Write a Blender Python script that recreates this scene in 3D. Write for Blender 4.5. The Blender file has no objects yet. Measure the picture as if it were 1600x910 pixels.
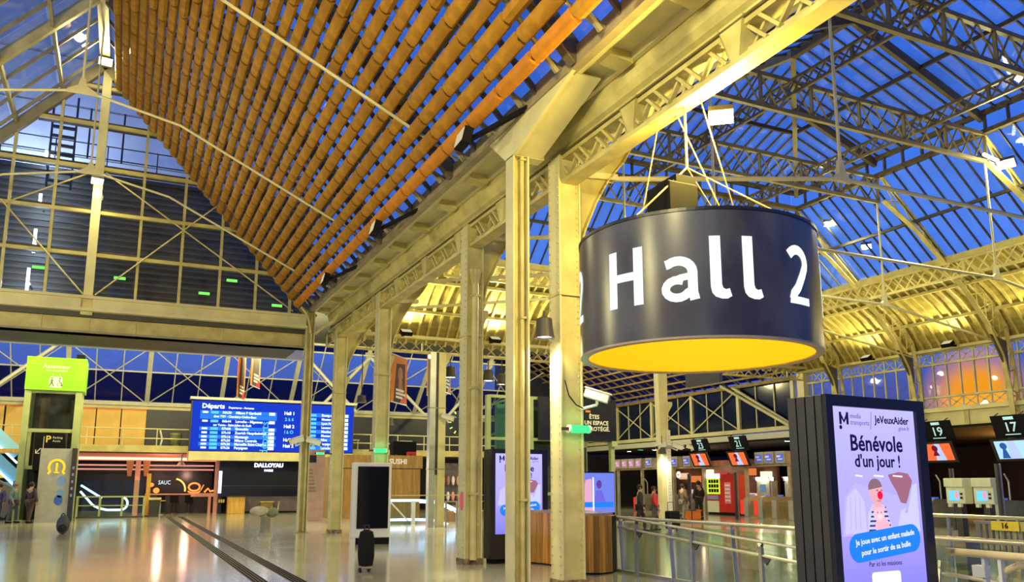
import bpy, bmesh, math, random
from mathutils import Vector, Matrix, Euler
R = math.radians
random.seed(7)
scn = bpy.context.scene
COL = scn.collection

# ---------------------------------------------------------------- camera
cam = bpy.data.cameras.new('camera'); camo = bpy.data.objects.new('camera', cam); COL.objects.link(camo)
cam.sensor_width = 36; cam.lens = 1275 / 1600 * 36; cam.shift_y = 0.05; cam.clip_end = 900; cam.clip_start = 0.05
camo.location = (0, 0, 1.6); camo.rotation_euler = (R(90 + 9.95), 0, R(-25.18))
scn.camera = camo

# ---------------------------------------------------------------- sky at dusk
W = bpy.data.worlds.new('dusk'); scn.world = W; W.use_nodes = True
nt = W.node_tree; nt.nodes.clear()
def nn(t, k, **kw):
    n = t.nodes.new(k)
    for a, b in kw.items():
        if a.startswith('i_'): n.inputs[int(a[2:])].default_value = b
        else: setattr(n, a, b)
    return n
def ramp(t, stops, interp='LINEAR'):
    n = t.nodes.new('ShaderNodeValToRGB'); e = n.color_ramp.elements; n.color_ramp.interpolation = interp
    while len(e) < len(stops): e.new(0.5)
    for x, (p, c) in zip(e, stops): x.position = p; x.color = (*c, 1) if len(c) == 3 else c
    return n
tc = nn(nt, 'ShaderNodeTexCoord'); sx = nn(nt, 'ShaderNodeSeparateXYZ'); nt.links.new(tc.outputs['Generated'], sx.inputs[0])
rp = ramp(nt, [(0.0, (.02, .03, .08)), (.5, (.085, .085, .24)), (.55, (.08, .10, .36)), (.582, (.07, .16, .62)), (.62, (.075, .225, .84)), (.74, (.042, .16, .74)), (1, (.028, .105, .55))])
ma = nn(nt, 'ShaderNodeMath', operation='MULTIPLY_ADD', i_1=.5, i_2=.5); nt.links.new(sx.outputs[2], ma.inputs[0]); nt.links.new(ma.outputs[0], rp.inputs[0])
# warm after-glow low over the street where the sun went down
dp = nn(nt, 'ShaderNodeVectorMath', operation='DOT_PRODUCT'); gd = Vector((math.sin(R(55.0)), math.cos(R(55.0)), .094)).normalized(); dp.inputs[1].default_value = gd
nt.links.new(tc.outputs['Generated'], dp.inputs[0])
gm = nn(nt, 'ShaderNodeMapRange', i_1=.9983, i_2=1.0); nt.links.new(dp.outputs['Value'], gm.inputs[0])
gr = ramp(nt, [(0, (0, 0, 0)), (.45, (.30, .30, .30)), (.92, (1, 1, 1))], 'EASE'); nt.links.new(gm.outputs[0], gr.inputs[0])
# thin broken cloud
nz = nn(nt, 'ShaderNodeTexNoise'); nz.inputs['Scale'].default_value = 5; nz.inputs['Detail'].default_value = 5; nt.links.new(tc.outputs['Generated'], nz.inputs[0])
nr = ramp(nt, [(.35, (.85, .85, .88)), (.7, (1.2, 1.15, 1.08))]); nt.links.new(nz.outputs[0], nr.inputs[0])
mm = nn(nt, 'ShaderNodeMix', data_type='RGBA', blend_type='MULTIPLY'); mm.inputs[0].default_value = 1
nt.links.new(rp.outputs[0], mm.inputs[6]); nt.links.new(nr.outputs[0], mm.inputs[7])
ad = nn(nt, 'ShaderNodeMix', data_type='RGBA', blend_type='MIX'); nt.links.new(gr.outputs[0], ad.inputs[0])
nt.links.new(mm.outputs[2], ad.inputs[6]); ad.inputs[7].default_value = (1.05, .36, .015, 1)
bg = nn(nt, 'ShaderNodeBackground'); nt.links.new(ad.outputs[2], bg.inputs[0]); bg.inputs[1].default_value = 1.0
wo = nn(nt, 'ShaderNodeOutputWorld'); nt.links.new(bg.outputs[0], wo.inputs[0])

vs = scn.view_settings; vs.view_transform = 'Standard'; vs.look = 'None'; vs.exposure = 0.2; vs.gamma = 1; vs.use_curve_mapping = False

WARM = (1.0, .87, .36)
GOLD = (1.0, .73, .15)
def lamp_point(name, loc, power, col=WARM, size=.12, parent=None):
    l = bpy.data.lights.new(name, 'POINT'); l.energy = power; l.color = col; l.shadow_soft_size = size
    o = bpy.data.objects.new(name, l); COL.objects.link(o)
    if parent: o.parent = parent; o.location = Vector(loc) - wl(parent)
    else: o.location = loc
    return o
def lamp_spot(name, loc, aim, power, col=WARM, angle=100, size=.12, parent=None, blend=.6):
    l = bpy.data.lights.new(name, 'SPOT'); l.energy = power; l.color = col; l.shadow_soft_size = size; l.spot_size = R(angle); l.spot_blend = blend
    o = bpy.data.objects.new(name, l); COL.objects.link(o)
    o.rotation_euler = (Vector(aim) - Vector(loc)).to_track_quat('-Z', 'Y').to_euler()
    if parent: o.parent = parent; o.location = Vector(loc) - wl(parent)
    else: o.location = loc
    return o

# ---------------------------------------------------------------- materials
MATS = {}
def mat(name, col, rough=.5, metal=0, var=0, ovar=None, vscale=3, bump=0, spec=.5, col2=None, stretch=(1, 1, 1), emit=None, estr=1):
    if name in MATS: return MATS[name]
    m = bpy.data.materials.new(name); m.use_nodes = True; t = m.node_tree; b = t.nodes['Principled BSDF']
    b.inputs['Base Color'].default_value = (*col, 1); b.inputs['Roughness'].default_value = rough; b.inputs['Metallic'].default_value = metal
    b.inputs['Specular IOR Level'].default_value = spec
    if var or bump:
        tx = nn(t, 'ShaderNodeTexCoord'); mp = nn(t, 'ShaderNodeMapping'); mp.inputs['Scale'].default_value = stretch
        no = nn(t, 'ShaderNodeTexNoise'); no.inputs['Scale'].default_value = vscale; no.inputs['Detail'].default_value = 6
        t.links.new(tx.outputs['Object'], mp.inputs[0]); t.links.new(mp.outputs[0], no.inputs[0])
        if var:
            c2 = col2 or tuple(c * (1 - var) for c in col)
            r_ = ramp(t, [(.38, c2), (.62, col)]); t.links.new(no.outputs[0], r_.inputs[0])
            oi = nn(t, 'ShaderNodeObjectInfo'); hs = nn(t, 'ShaderNodeHueSaturation'); mr = nn(t, 'ShaderNodeMapRange', i_3=1 - (var * .35 if ovar is None else ovar), i_4=1 + (var * .35 if ovar is None else ovar))
            t.links.new(oi.outputs['Random'], mr.inputs[0]); t.links.new(mr.outputs[0], hs.inputs['Value']); t.links.new(r_.outputs[0], hs.inputs['Color'])
            t.links.new(hs.outputs[0], b.inputs['Base Color'])
        if bump:
            bp = nn(t, 'ShaderNodeBump'); bp.inputs['Strength'].default_value = bump; bp.inputs['Distance'].default_value = .02
            t.links.new(no.outputs[0], bp.inputs['Height']); t.links.new(bp.outputs[0], b.inputs['Normal'])
    if emit: b.inputs['Emission Color'].default_value = (*emit, 1); b.inputs['Emission Strength'].default_value = estr
    MATS[name] = m; return m
def glow(name, col, s):
    if name in MATS: return MATS[name]
    m = bpy.data.materials.new(name); m.use_nodes = True; t = m.node_tree; t.nodes.clear()
    e = nn(t, 'ShaderNodeEmission'); e.inputs[0].default_value = (*col, 1); e.inputs[1].default_value = s
    o = nn(t, 'ShaderNodeOutputMaterial'); t.links.new(e.outputs[0], o.inputs[0]); MATS[name] = m; return m
def glassm(name, tint, gloss=.08, rough=.02, dirt=0, dcol=(.5, .5, .5)):
    m = bpy.data.materials.new(name); m.use_nodes = True; t = m.node_tree; t.nodes.clear()
    tr = nn(t, 'ShaderNodeBsdfTransparent'); tr.inputs[0].default_value = (*tint, 1)
    gl = nn(t, 'ShaderNodeBsdfGlossy'); gl.inputs['Roughness'].default_value = rough
    lw = nn(t, 'ShaderNodeLayerWeight'); lw.inputs[0].default_value = .25
    mr = nn(t, 'ShaderNodeMapRange', i_3=gloss, i_4=min(1, gloss + (.25 if gloss else 0))); t.links.new(lw.outputs['Fresnel'], mr.inputs[0])
    mx = nn(t, 'ShaderNodeMixShader'); t.links.new(mr.outputs[0], mx.inputs[0]); t.links.new(tr.outputs[0], mx.inputs[1]); t.links.new(gl.outputs[0], mx.inputs[2])
    last = mx
    if dirt:
        di = nn(t, 'ShaderNodeBsdfDiffuse'); di.inputs[0].default_value = (*dcol, 1)
        no = nn(t, 'ShaderNodeTexNoise'); no.inputs['Scale'].default_value = 1.3; no.inputs['Detail'].default_value = 8
        tx = nn(t, 'ShaderNodeTexCoord'); t.links.new(tx.outputs['Object'], no.inputs[0])
        m2 = nn(t, 'ShaderNodeMapRange', i_1=.35, i_2=.75, i_3=0, i_4=dirt); t.links.new(no.outputs[0], m2.inputs[0])
        mx2 = nn(t, 'ShaderNodeMixShader'); t.links.new(m2.outputs[0], mx2.inputs[0]); t.links.new(mx.outputs[0], mx2.inputs[1]); t.links.new(di.outputs[0], mx2.inputs[2]); last = mx2
    o = nn(t, 'ShaderNodeOutputMaterial'); t.links.new(last.outputs[0], o.inputs[0]); MATS[name] = m; return m

PAINT = mat('cream_paint', (.62, .545, .225), .45, var=.22, vscale=2.2, col2=(.47, .405, .15))
PAINT2 = mat('pale_paint', (.70, .645, .35), .42, var=.15, vscale=1.5)
GREYP = mat('grey_paint', (.33, .29, .16), .5, var=.2, vscale=2)
BROWNP = mat('umber_paint', (.13, .10, .048), .55, var=.25, vscale=3)
OLIVE = mat('olive_paint', (.24, .20, .09), .5, var=.25, vscale=3)
STEELD = mat('dark_steel', (.055, .05, .045), .5, var=.2, vscale=4)
STEELL = mat('light_steel', (.52, .53, .50), .35, metal=.3, var=.15, vscale=3)
SSTEEL = mat('stainless', (.62, .60, .50), .28, metal=.85, var=.1, vscale=5)
TERRA = mat('terracotta', (.47, .228, .022), .75, var=.25, vscale=5, col2=(.36, .165, .014), bump=.15, spec=.25)
TERRAO = mat('terracotta_edge', (.64, .235, .016), .65, var=.15, vscale=6, spec=.3)
BLACK = mat('black_metal', (.012, .012, .014), .35, var=.2, vscale=4)
BLACKM = mat('matt_black', (.009, .009, .010), .8, var=.2, vscale=4, spec=.15)
CHAR = mat('charcoal_panel', (.034, .032, .030), .45, var=.2, vscale=3)
WOOD = mat('oak', (.62, .31, .045), .4, var=.35, ovar=.55, vscale=2.5, stretch=(6, 6, .5), col2=(.42, .20, .03))
WOODP = mat('plywood', (.72, .42, .085), .5, var=.25, vscale=2, stretch=(5, 5, .6))
WHITEP = mat('white_paint', (.78, .77, .68), .35, var=.08, vscale=2)
RED = mat('red_lacquer', (.62, .03, .02), .35, var=.1, vscale=2)
ORANGE = mat('orange_lacquer', (.85, .22, .03), .45, var=.1, vscale=2)
GREEN = mat('lime_panel', (.23, .56, .02), .35, var=.12, vscale=1.5, emit=(.20, .56, .01), estr=.25)
GREENST = mat('pale_green_steel', (.40, .47, .20), .4, var=.15, vscale=2)
YELLOW = mat('yellow_panel', (.85, .68, .05), .4, var=.1, vscale=2)
NAVY = mat('navy_panel', (.012, .018, .055), .3, var=.2, vscale=1)
GLASS = glassm('clear_glass', (.88, .91, .96), .015, .03)
GLASSR = glassm('roof_glass', (.88, .94, 1.0), .025, .05, dirt=.10, dcol=(.12, .2, .42))
GLASSF = glassm('blind_glass', (.14, .18, .36), .04, .1, dirt=.2, dcol=(.03, .05, .16))
GLASSD = glassm('smoke_glass', (.35, .37, .40), .0, .3, dirt=.25, dcol=(.16, .17, .18))
GLASSG = glassm('green_edge_glass', (.80, .90, .80), .06, .02)
WHITEL = glow('white_tube', (1, .97, .9), 14)
FLOODL = glow('flood_lens', (1, .94, .70), 40)
GREENL = glow('green_sign_light', (.06, .80, .25), 1.3)
LETTER = glow('letter_white', (.86, 1, .93), 1.15)
WHITET = mat('white_print', (.85, .85, .82), .6)
DARKT = mat('dark_print', (.01, .01, .02), .6)

# ---------------------------------------------------------------- mesh tools
WL = {}
def wl(o): return WL.get(o.name, Vector((0, 0, 0)))
def tag(o, label=None, cat=None, group=None, kind=None):
    if label: o['label'] = label
    if cat: o['category'] = cat
    if group: o['group'] = group
    if kind: o['kind'] = kind
    return o
def thing(name, label, cat, loc=(0, 0, 0), rz=0, group=None, kind=None):
    o = bpy.data.objects.new(name, None); COL.objects.link(o); o.location = loc; o.rotation_euler = (0, 0, rz); o.empty_display_size = .2
    WL[o.name] = Vector(loc) if not rz else Vector((0, 0, 0))
    return tag(o, label, cat, group, kind)
def struct(name, loc=(0, 0, 0), label=None): return thing(name, label, None, loc, kind='structure')
def link(name, me, parent=None, loc=(0, 0, 0), rot=None, scale=None):
    o = bpy.data.objects.new(name, me); COL.objects.link(o)
    if parent: o.parent = parent; WL[o.name] = wl(parent); o.location = Vector(loc) - wl(parent)
    else: o.location = loc
    if rot is not None: o.rotation_euler = rot
    if scale is not None: o.scale = scale
    return o
class MB:
    def __init__(s): s.v = []; s.f = []
    def add(s, vs, fs):
        k = len(s.v); s.v += [Vector(a) for a in vs]; s.f += [tuple(i + k for i in f) for f in fs]; return s
    def hexa(s, p): return s.add(p, [(0, 3, 2, 1), (4, 5, 6, 7), (0, 1, 5, 4), (1, 2, 6, 5), (2, 3, 7, 6), (3, 0, 4, 7)])
    def box(s, x0, x1, y0, y1, z0, z1):
        return s.hexa([(x0, y0, z0), (x1, y0, z0), (x1, y1, z0), (x0, y1, z0), (x0, y0, z1), (x1, y0, z1), (x1, y1, z1), (x0, y1, z1)])
    def beam(s, p, q, w, h, up=(0, 0, 1), w2=None, h2=None):
        p = Vector(p); q = Vector(q); d = (q - p).normalized(); up = Vector(up); sd = d.cross(up)
        if sd.length < 1e-4: sd = d.cross(Vector((1, 0, 0)))
        sd.normalize(); u = sd.cross(d).normalized(); w2 = w if w2 is None else w2; h2 = h if h2 is None else h2
        a = [p - sd * w / 2 - u * h / 2, p + sd * w / 2 - u * h / 2, p + sd * w / 2 + u * h / 2, p - sd * w / 2 + u * h / 2]
        b = [q - sd * w2 / 2 - u * h2 / 2, q + sd * w2 / 2 - u * h2 / 2, q + sd * w2 / 2 + u * h2 / 2, q - sd * w2 / 2 + u * h2 / 2]
        return s.hexa(a + b)
    def tube(s, p, q, r, n=8, r2=None, cap=True):
        p = Vector(p); q = Vector(q); d = (q - p).normalized(); a = d.orthogonal().normalized(); b = d.cross(a); r2 = r if r2 is None else r2
        vs = [c + (a * math.cos(t) + b * math.sin(t)) * rr for c, rr in ((p, r), (q, r2)) for t in [2 * math.pi * i / n for i in range(n)]]
        fs = [(i, (i + 1) % n, n + (i + 1) % n, n + i) for i in range(n)]
        if cap: fs += [tuple(range(n))[::-1], tuple(range(n, 2 * n))]
        return s.add(vs, fs)
    def path(s, pts, r, n=8):
        for a, b in zip(pts, pts[1:]): s.tube(a, b, r, n)
        return s
    def prism(s, poly, vec):
        poly = [Vector(a) for a in poly]; vec = Vector(vec); n = len(poly)
        return s.add(poly + [a + vec for a in poly], [tuple(range(n))[::-1], tuple(range(n, 2 * n))] + [(i, (i + 1) % n, n + (i + 1) % n, n + i) for i in range(n)])
    def sweep(s, prof, p, q, ux, uz):     # open or closed 2-D profile carried from p to q
        n = len(prof); ux = Vector(ux); uz = Vector(uz)
        vs = [Vector(c) + ux * a + uz * b for c in (p, q) for a, b in prof]
        return s.add(vs, [(i, (i + 1) % n, n + (i + 1) % n, n + i) for i in range(n)] + [tuple(range(n))[::-1], tuple(range(n, 2 * n))])
    def lathe(s, prof, c, n=32, a0=0, a1=2 * math.pi):
        c = Vector(c); full = abs(a1 - a0 - 2 * math.pi) < 1e-6; m = len(prof); k = n if full else n + 1
        vs = [c + Vector((r * math.cos(a0 + (a1 - a0) * i / n), r * math.sin(a0 + (a1 - a0) * i / n), z)) for i in range(k) for r, z in prof]
        fs = [(i * m + j, ((i + 1) % k) * m + j, ((i + 1) % k) * m + j + 1, i * m + j + 1) for i in range(n) for j in range(m - 1)]
        return s.add(vs, fs)
    def sphere(s, c, r, n=10, sc=(1, 1, 1)):
        k = len(s.v); m = max(4, n // 2 + 1)
        s.lathe([(r * math.sin(math.pi * j / m), -r * math.cos(math.pi * j / m)) for j in range(m + 1)], (0, 0, 0), n)
        for i in range(k, len(s.v)): s.v[i] = Vector(c) + Vector((s.v[i].x * sc[0], s.v[i].y * sc[1], s.v[i].z * sc[2]))
        return s
    def mesh(s, name, m, off=Vector((0, 0, 0)), smooth=False):
        me = bpy.data.meshes.new(name); me.from_pydata([tuple(a - off) for a in s.v], [], s.f)
        bm = bmesh.new(); bm.from_mesh(me); bmesh.ops.remove_doubles(bm, verts=bm.verts, dist=1e-5) if smooth else None
        bmesh.ops.recalc_face_normals(bm, faces=bm.faces); bm.to_mesh(me); bm.free()
        if m: me.materials.append(m)
        if smooth:
            for p in me.polygons: p.use_smooth = True
            try: me.set_sharp_from_angle(angle=R(38))
            except Exception: pass
        return me
    def obj(s, name, m, parent=None, smooth=False, kind=None, bev=0):
        off = wl(parent) if parent else Vector((0, 0, 0))
        me = s.mesh(name, m, off, smooth); o = bpy.data.objects.new(name, me); COL.objects.link(o)
        if parent: o.parent = parent; WL[o.name] = wl(parent)
        if kind: o['kind'] = kind
        if bev:
            b = o.modifiers.new('bevel', 'BEVEL'); b.width = bev; b.segments = 2; b.limit_method = 'ANGLE'
        return o
def B(x0, x1, y0, y1, z0, z1): return MB().box(x0, x1, y0, y1, z0, z1)
def text(s, size, m, loc, rot, parent=None, off=0.0, extr=.004, align='CENTER', sx=1.0, name='lettering', spacing=1.0):
    c = bpy.data.curves.new(name, 'FONT'); c.body = s; c.size = size; c.extrude = extr; c.offset = off; c.align_x = align; c.align_y = 'CENTER'; c.resolution_u = 2; c.space_character = spacing
    f = bpy.data.objects.new('font_source', c); me = bpy.data.meshes.new_from_object(f); me.name = name; bpy.data.objects.remove(f); bpy.data.curves.remove(c)
    me.materials.clear(); me.materials.append(m); o = bpy.data.objects.new(name, me); COL.objects.link(o)
    o.rotation_euler = rot; o.scale = (sx, 1, 1)
    if parent: o.parent = parent; o.location = Vector(loc) - wl(parent)
    else: o.location = loc
    return o
FACE = (R(90), 0, 0)                 # text that faces -Y
FACEX = (R(90), 0, R(-90))           # text that faces -X
def lerp(a, b, t): return Vector(a) + (Vector(b) - Vector(a)) * t
def lacing(mb, p, q, up, depth, n, w, x=True):
    p = Vector(p); q = Vector(q); up = Vector(up).normalized() * depth
    for i in range(n):
        a = lerp(p, q, i / n); b = lerp(p, q, (i + 1) / n)
        mb.beam(a, b + up, w, w * .5, up=(1, .3, 0)); 
        if x: mb.beam(a + up, b, w, w * .5, up=(1, .3, 0))
    return mb
# ================================================================ floor
def floor_mat():
    m = bpy.data.materials.new('polished_stone'); m.use_nodes = True; t = m.node_tree; b = t.nodes['Principled BSDF']
    tx = nn(t, 'ShaderNodeTexCoord'); br = nn(t, 'ShaderNodeTexBrick'); br.offset = .5
    br.inputs['Scale'].default_value = 1; br.inputs['Brick Width'].default_value = 1.2; br.inputs['Row Height'].default_value = .6; br.inputs['Mortar Size'].default_value = .004
    br.inputs['Color1'].default_value = (.47, .455, .33, 1); br.inputs['Color2'].default_value = (.455, .44, .32, 1); br.inputs['Mortar'].default_value = (.39, .375, .27, 1)
    t.links.new(tx.outputs['Object'], br.inputs[0])
    no = nn(t, 'ShaderNodeTexNoise'); no.inputs['Scale'].default_value = .35; no.inputs['Detail'].default_value = 8; t.links.new(tx.outputs['Object'], no.inputs[0])
    r1 = ramp(t, [(.3, (.90, .90, .88)), (.7, (1.06, 1.05, 1.03))]); t.links.new(no.outputs[0], r1.inputs[0])
    mx = nn(t, 'ShaderNodeMix', data_type='RGBA', blend_type='MULTIPLY'); mx.inputs[0].default_value = 1
    t.links.new(br.outputs['Color'], mx.inputs[6]); t.links.new(r1.outputs[0], mx.inputs[7]); t.links.new(mx.outputs[2], b.inputs['Base Color'])
    n2 = nn(t, 'ShaderNodeTexNoise'); n2.inputs['Scale'].default_value = .5; n2.inputs['Detail'].default_value = 6; t.links.new(tx.outputs['Object'], n2.inputs[0])
    mr = nn(t, 'ShaderNodeMapRange', i_1=.3, i_2=.7, i_3=.13, i_4=.19); t.links.new(n2.outputs[0], mr.inputs[0]); t.links.new(mr.outputs[0], b.inputs['Roughness'])
    b.inputs['Specular IOR Level'].default_value = .75; b.inputs['Coat Weight'].default_value = .4; b.inputs['Coat Roughness'].default_value = .10
    bp = nn(t, 'ShaderNodeBump'); bp.inputs['Strength'].default_value = .012; t.links.new(n2.outputs[0], bp.inputs['Height']); t.links.new(bp.outputs[0], b.inputs['Normal'])
    return m
tag(B(-30, 46, -12, 62, -.2, 0).obj('floor', floor_mat()), kind='structure')
# grooved guide strips let into the floor
for k, (x, lab) in enumerate(((2.21, 'dark grooved guidance strip in the floor, the one further from the columns'), (2.80, 'dark grooved guidance strip in the floor, the one closer to the columns'))):
    t = thing('guidance_strip', lab, 'floor strip', (x, 14, 0), group='guidance strips')
    B(x - .12, x + .12, -2, 46, 0, .004).obj('backing', mat('strip_grey', (.20, .19, .15), .5), t)
    for i in range(4):
        xx = x - .09 + i * .06; B(xx - .016, xx + .016, -2, 46, .004, .012).obj('rib', BLACKM, t)

# ================================================================ hall 1: glazed pitched roof
RX, RZ, EX, EZ = -1.55, 15.7, 5.6, 7.75
GY = 29.0
sd = Vector((EX - RX, 0, EZ - RZ)); SL = sd.length; sd.normalize(); sn = Vector((-sd.z, 0, sd.x))
def slope(s, y, off=0, mirror=False):
    p = Vector((RX, y, RZ)) + sd * s + sn * off
    if mirror: p.x = 2 * RX - p.x
    return p
roof1 = struct('ceiling', (RX, 12, 8), 'pitched glass roof over the hall with the terracotta screen')
MB().beam((RX, -6, RZ - .05), (RX, GY, RZ - .05), .30, .42).obj('ridge_beam', GREYP, roof1)
for k in range(6):
    for mir in (False, True):
        s0, s1 = SL * k / 6 + .06, SL * (k + 1) / 6 - .02
        for j in range(7):
            y1 = GY - .05 - j * 5; y0 = y1 - 4.94
            MB().prism([slope(s0, y0, .1, mir), slope(s1, y0, .1, mir), slope(s1, y1, .1, mir), slope(s0, y1, .1, mir)], (0, 0, .02)).obj('pane', GLASSR, roof1)
for k in range(1, 7):
    for mir in (False, True):
        m_ = MB().beam(slope(SL * k / 6 - .02, -6, 0, mir), slope(SL * k / 6 - .02, GY, 0, mir), .09, .2, up=(0, 0, 1)); m_.obj('purlin', GREYP, roof1)
y = GY - .6
i = 0
while y > -5:
    main = i % 4 == 3
    for mir in (False, True):
        MB().beam(slope(.1, y, .02, mir), slope(SL, y, .02, mir), .16 if main else .06, .30 if main else .09, up=(0, 1, 0) if False else (0, 0, 1)).obj('rafter', (PAINT if main else GREYP) if mir else BROWNP, roof1)
    y -= 1.25; i += 1
# ---------------- terracotta baguettes under the camera-facing slope
scr = thing('terracotta_screen', 'screen of orange terracotta tubes hung under the glass roof slope', 'ceiling screen', (2, 18, 11))
TL, TD, ROWS = 1.155, .122, 28
tb = MB(); n = 10
tb.tube((0, -TL / 2, 0), (0, TL / 2, 0), TD, n); tb.v = [Vector((0, a.y, 0)) + (sd * (a.x * 1.06) + sn * (a.z * .72)) for a in tb.v]
tube_me = tb.mesh('tube', TERRA, smooth=True); tube_me2 = tb.mesh('tube_edge', TERRAO, smooth=True)
cand = []
rest = MB()
for r in range(ROWS):
    s = 1.02 + r * (10.25 - 1.02) / (ROWS - 1)
    ymin = 23.6 - (s - 1) * 1.66
    for j in range(20):
        yc = 28.72 - 1.25 * j - .6
        p = slope(s, yc, -.30); vis = yc > ymin
        cand.append((0 if vis else 1, (p - Vector((0, 0, 1.6))).length, r, p))
cand.sort(key=lambda c: c[:2])
for k, (v, d, r, p) in enumerate(cand):
    if k < 300: link('tube', tube_me2 if r == ROWS - 1 else tube_me, scr, p, rot=(R(random.uniform(-.5, .5)), R(random.uniform(-5, 5)), 0))
    else: rest.tube(p - Vector((0, TL / 2, 0)), p + Vector((0, TL / 2, 0)), TD, 8)
for r in range(ROWS):
    s = 1.02 + r * (10.25 - 1.02) / (ROWS - 1); MB().tube(slope(s, 3.6, -.30), slope(s, 28.75, -.30), .05, 6).obj('joint_dark_rod', STEELD, scr)  # dark rods added so the gaps between tube ends look dark
rest.obj('remaining_tubes', TERRA, scr, kind='stuff', smooth=True)
for j in range(21):
    yy = 28.72 - 1.25 * j
    MB().beam(slope(.7, yy, -.16), slope(10.62, yy, -.16), .05, .07).obj('carrier_rail', GREYP, scr)
    MB().tube(slope(10.2, yy, -.2), slope(10.66, yy + .05, .0), .03, 6).obj('strut', GREYP, scr)
for q in (2.6, 5.2, 7.8):
    MB().beam(slope(q, 3.7, -.12), slope(q, 28.8, -.12), .05, .06).obj('cross_rail', GREYP, scr)
# ---------------- gable wall
gab = struct('wall_gable', (RX, GY, 7.1), 'glazed gable wall in cream steel framing')
ZT = [7.62, 8.97, 10.40, 11.92, 13.43, 14.75]
MX = [-8.9, -7.7, -6.42, -5.15, -3.9, -2.68, -1.45, -.08, 1.24, 2.5, 3.71, 4.9]
def rake(x): return RZ - .25 - 1.112 * abs(x - RX)
def clip(poly, f):
    out = []
    for a, b in zip(poly, poly[1:] + poly[:1]):
        fa, fb = f(a), f(b)
        if fa >= 0: out.append(a)
        if (fa >= 0) != (fb >= 0):
            t = fa / (fa - fb); out.append((a[0] + (b[0] - a[0]) * t, a[1] + (b[1] - a[1]) * t))
    return out
xs = MX + [5.45]
for i in range(len(xs) - 1):
    for j in range(len(ZT)):
        z1 = ZT[j + 1] if j + 1 < len(ZT) else 16
        po = [(xs[i] + .04, ZT[j] + .05), (xs[i + 1] - .04, ZT[j] + .05), (xs[i + 1] - .04, z1 - .05), (xs[i] + .04, z1 - .05)]
        po = clip(po, lambda a: rake(99) * 0 + (RZ - .25 - 1.112 * (a[0] - RX)) - a[1])
        if po: po = clip(po, lambda a: (RZ - .25 + 1.112 * (a[0] - RX)) - a[1])
        if len(po) >= 3: MB().prism([(a, GY + .03, b) for a, b in po], (0, .02, 0)).obj('pane', GLASS, gab)
for x in MX:
    if rake(x) > 8: 
        main = x == -1.45
        w = .27 if main else .085
        B(x - w / 2, x + w / 2, GY - (.14 if main else .06), GY + .1, 7.55, rake(x)).obj('mullion', PAINT2 if main else PAINT, gab)
for z in ZT[1:]:
    h = (RZ - .25 - z) / 1.112
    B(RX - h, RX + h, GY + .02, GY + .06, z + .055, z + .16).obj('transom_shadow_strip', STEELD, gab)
    B(RX - h, RX + h, GY - .10, GY + .02, z - .055, z + .055).obj('transom', PAINT, gab)
    B(RX - h, RX + h, GY + .06, GY + .30, z - .03, z + .03).obj('transom_back', BROWNP, gab)
for sg in (-1, 1):
    MB().beam((RX, GY - .05, RZ - .12), (RX + sg * 7.3, GY - .05, RZ - .12 - 7.3 * 1.112), .24, .32).obj('rake_rafter', GREYP, gab)
B(-14, -1.62, GY - .30, GY + .1, 7.05, 7.56).obj('sill_beam', PAINT2, gab); B(-1.28, 5.5, GY - .30, GY + .1, 7.05, 7.56).obj('sill_beam', PAINT2, gab)
B(-1.62, -1.28, GY - .22, GY + .1, 6.95, 7.6).obj('joint_block', PAINT, gab)
for z in (7.50, 7.10): B(-14, 5.5, GY - .38, GY - .28, z - .045, z + .045).obj('sill_flange', PAINT2, gab)
B(-14, 5.7, GY + .05, GY + .55, 6.40, 6.93).obj('lower_beam', PAINT, gab)
B(-14, 5.7, GY - .12, GY + .55, 6.90, 7.05).obj('shadow_gap', STEELD, gab); B(-14, 5.7, GY - .06, GY + .55, 6.40, 6.46).obj('lower_flange', GREYP, gab)
x = -13.5
while x < 5.5:
    B(x - .02, x + .02, GY + .02, GY + .05, 6.42, 6.92).obj('stiffener', PAINT, gab); x += 1.35
# wind bracing of the gable, each rod on its own
for a, b in (((-1.25, 7.62), (2.62, 11.5)), ((-1.25, 11.75), (5.0, 7.65)), ((-1.6, 7.62), (-4.1, 10.4)), ((-1.6, 11.75), (-4.0, 10.3)), ((2.62, 11.5), (5.0, 9.0))):
    MB().tube((a[0], GY - .2, a[1]), (b[0], GY - .2, b[1]), .026, 6).obj('brace_rod', PAINT, gab)
# polonceau ties of hall 1
for k, (yy, lab) in enumerate(((9.0, 'tie rods of the glass hall nearest the hanging drum sign, overhead'), (14.3, 'tie rods crossing the middle of the terracotta screen'), (20.6, 'tie rods meeting at a plate below the ridge flood lamp'), (26.2, 'tie rods meeting at a plate in front of the gable mullion'))):
    t = thing('roof_tie', lab, 'tie rod', (RX, yy, 10.8), group='tie rods under the glass roof')
    for sg in (-1, 1):
        MB().path([(RX + sg * .18, yy, 10.78), (RX + sg * 2.2, yy, 10.35), (RX + sg * 7.1, yy, 7.95)], .032, 6).obj('rod', PAINT2, t)
    MB().tube((RX, yy, 10.95), (RX, yy, RZ - .2), .03, 6).obj('hanger', PAINT2, t)
    MB().prism([(RX - .34, yy - .03, 10.72), (RX + .34, yy - .03, 10.72), (RX + .30, yy - .03, 10.80), (RX + .09, yy - .03, 10.92), (RX + .05, yy - .03, 11.10), (RX - .05, yy - .03, 11.10), (RX - .09, yy - .03, 10.92), (RX - .30, yy - .03, 10.80)], (0, .06, 0)).obj('joint_plate', PAINT2, t)
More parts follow.
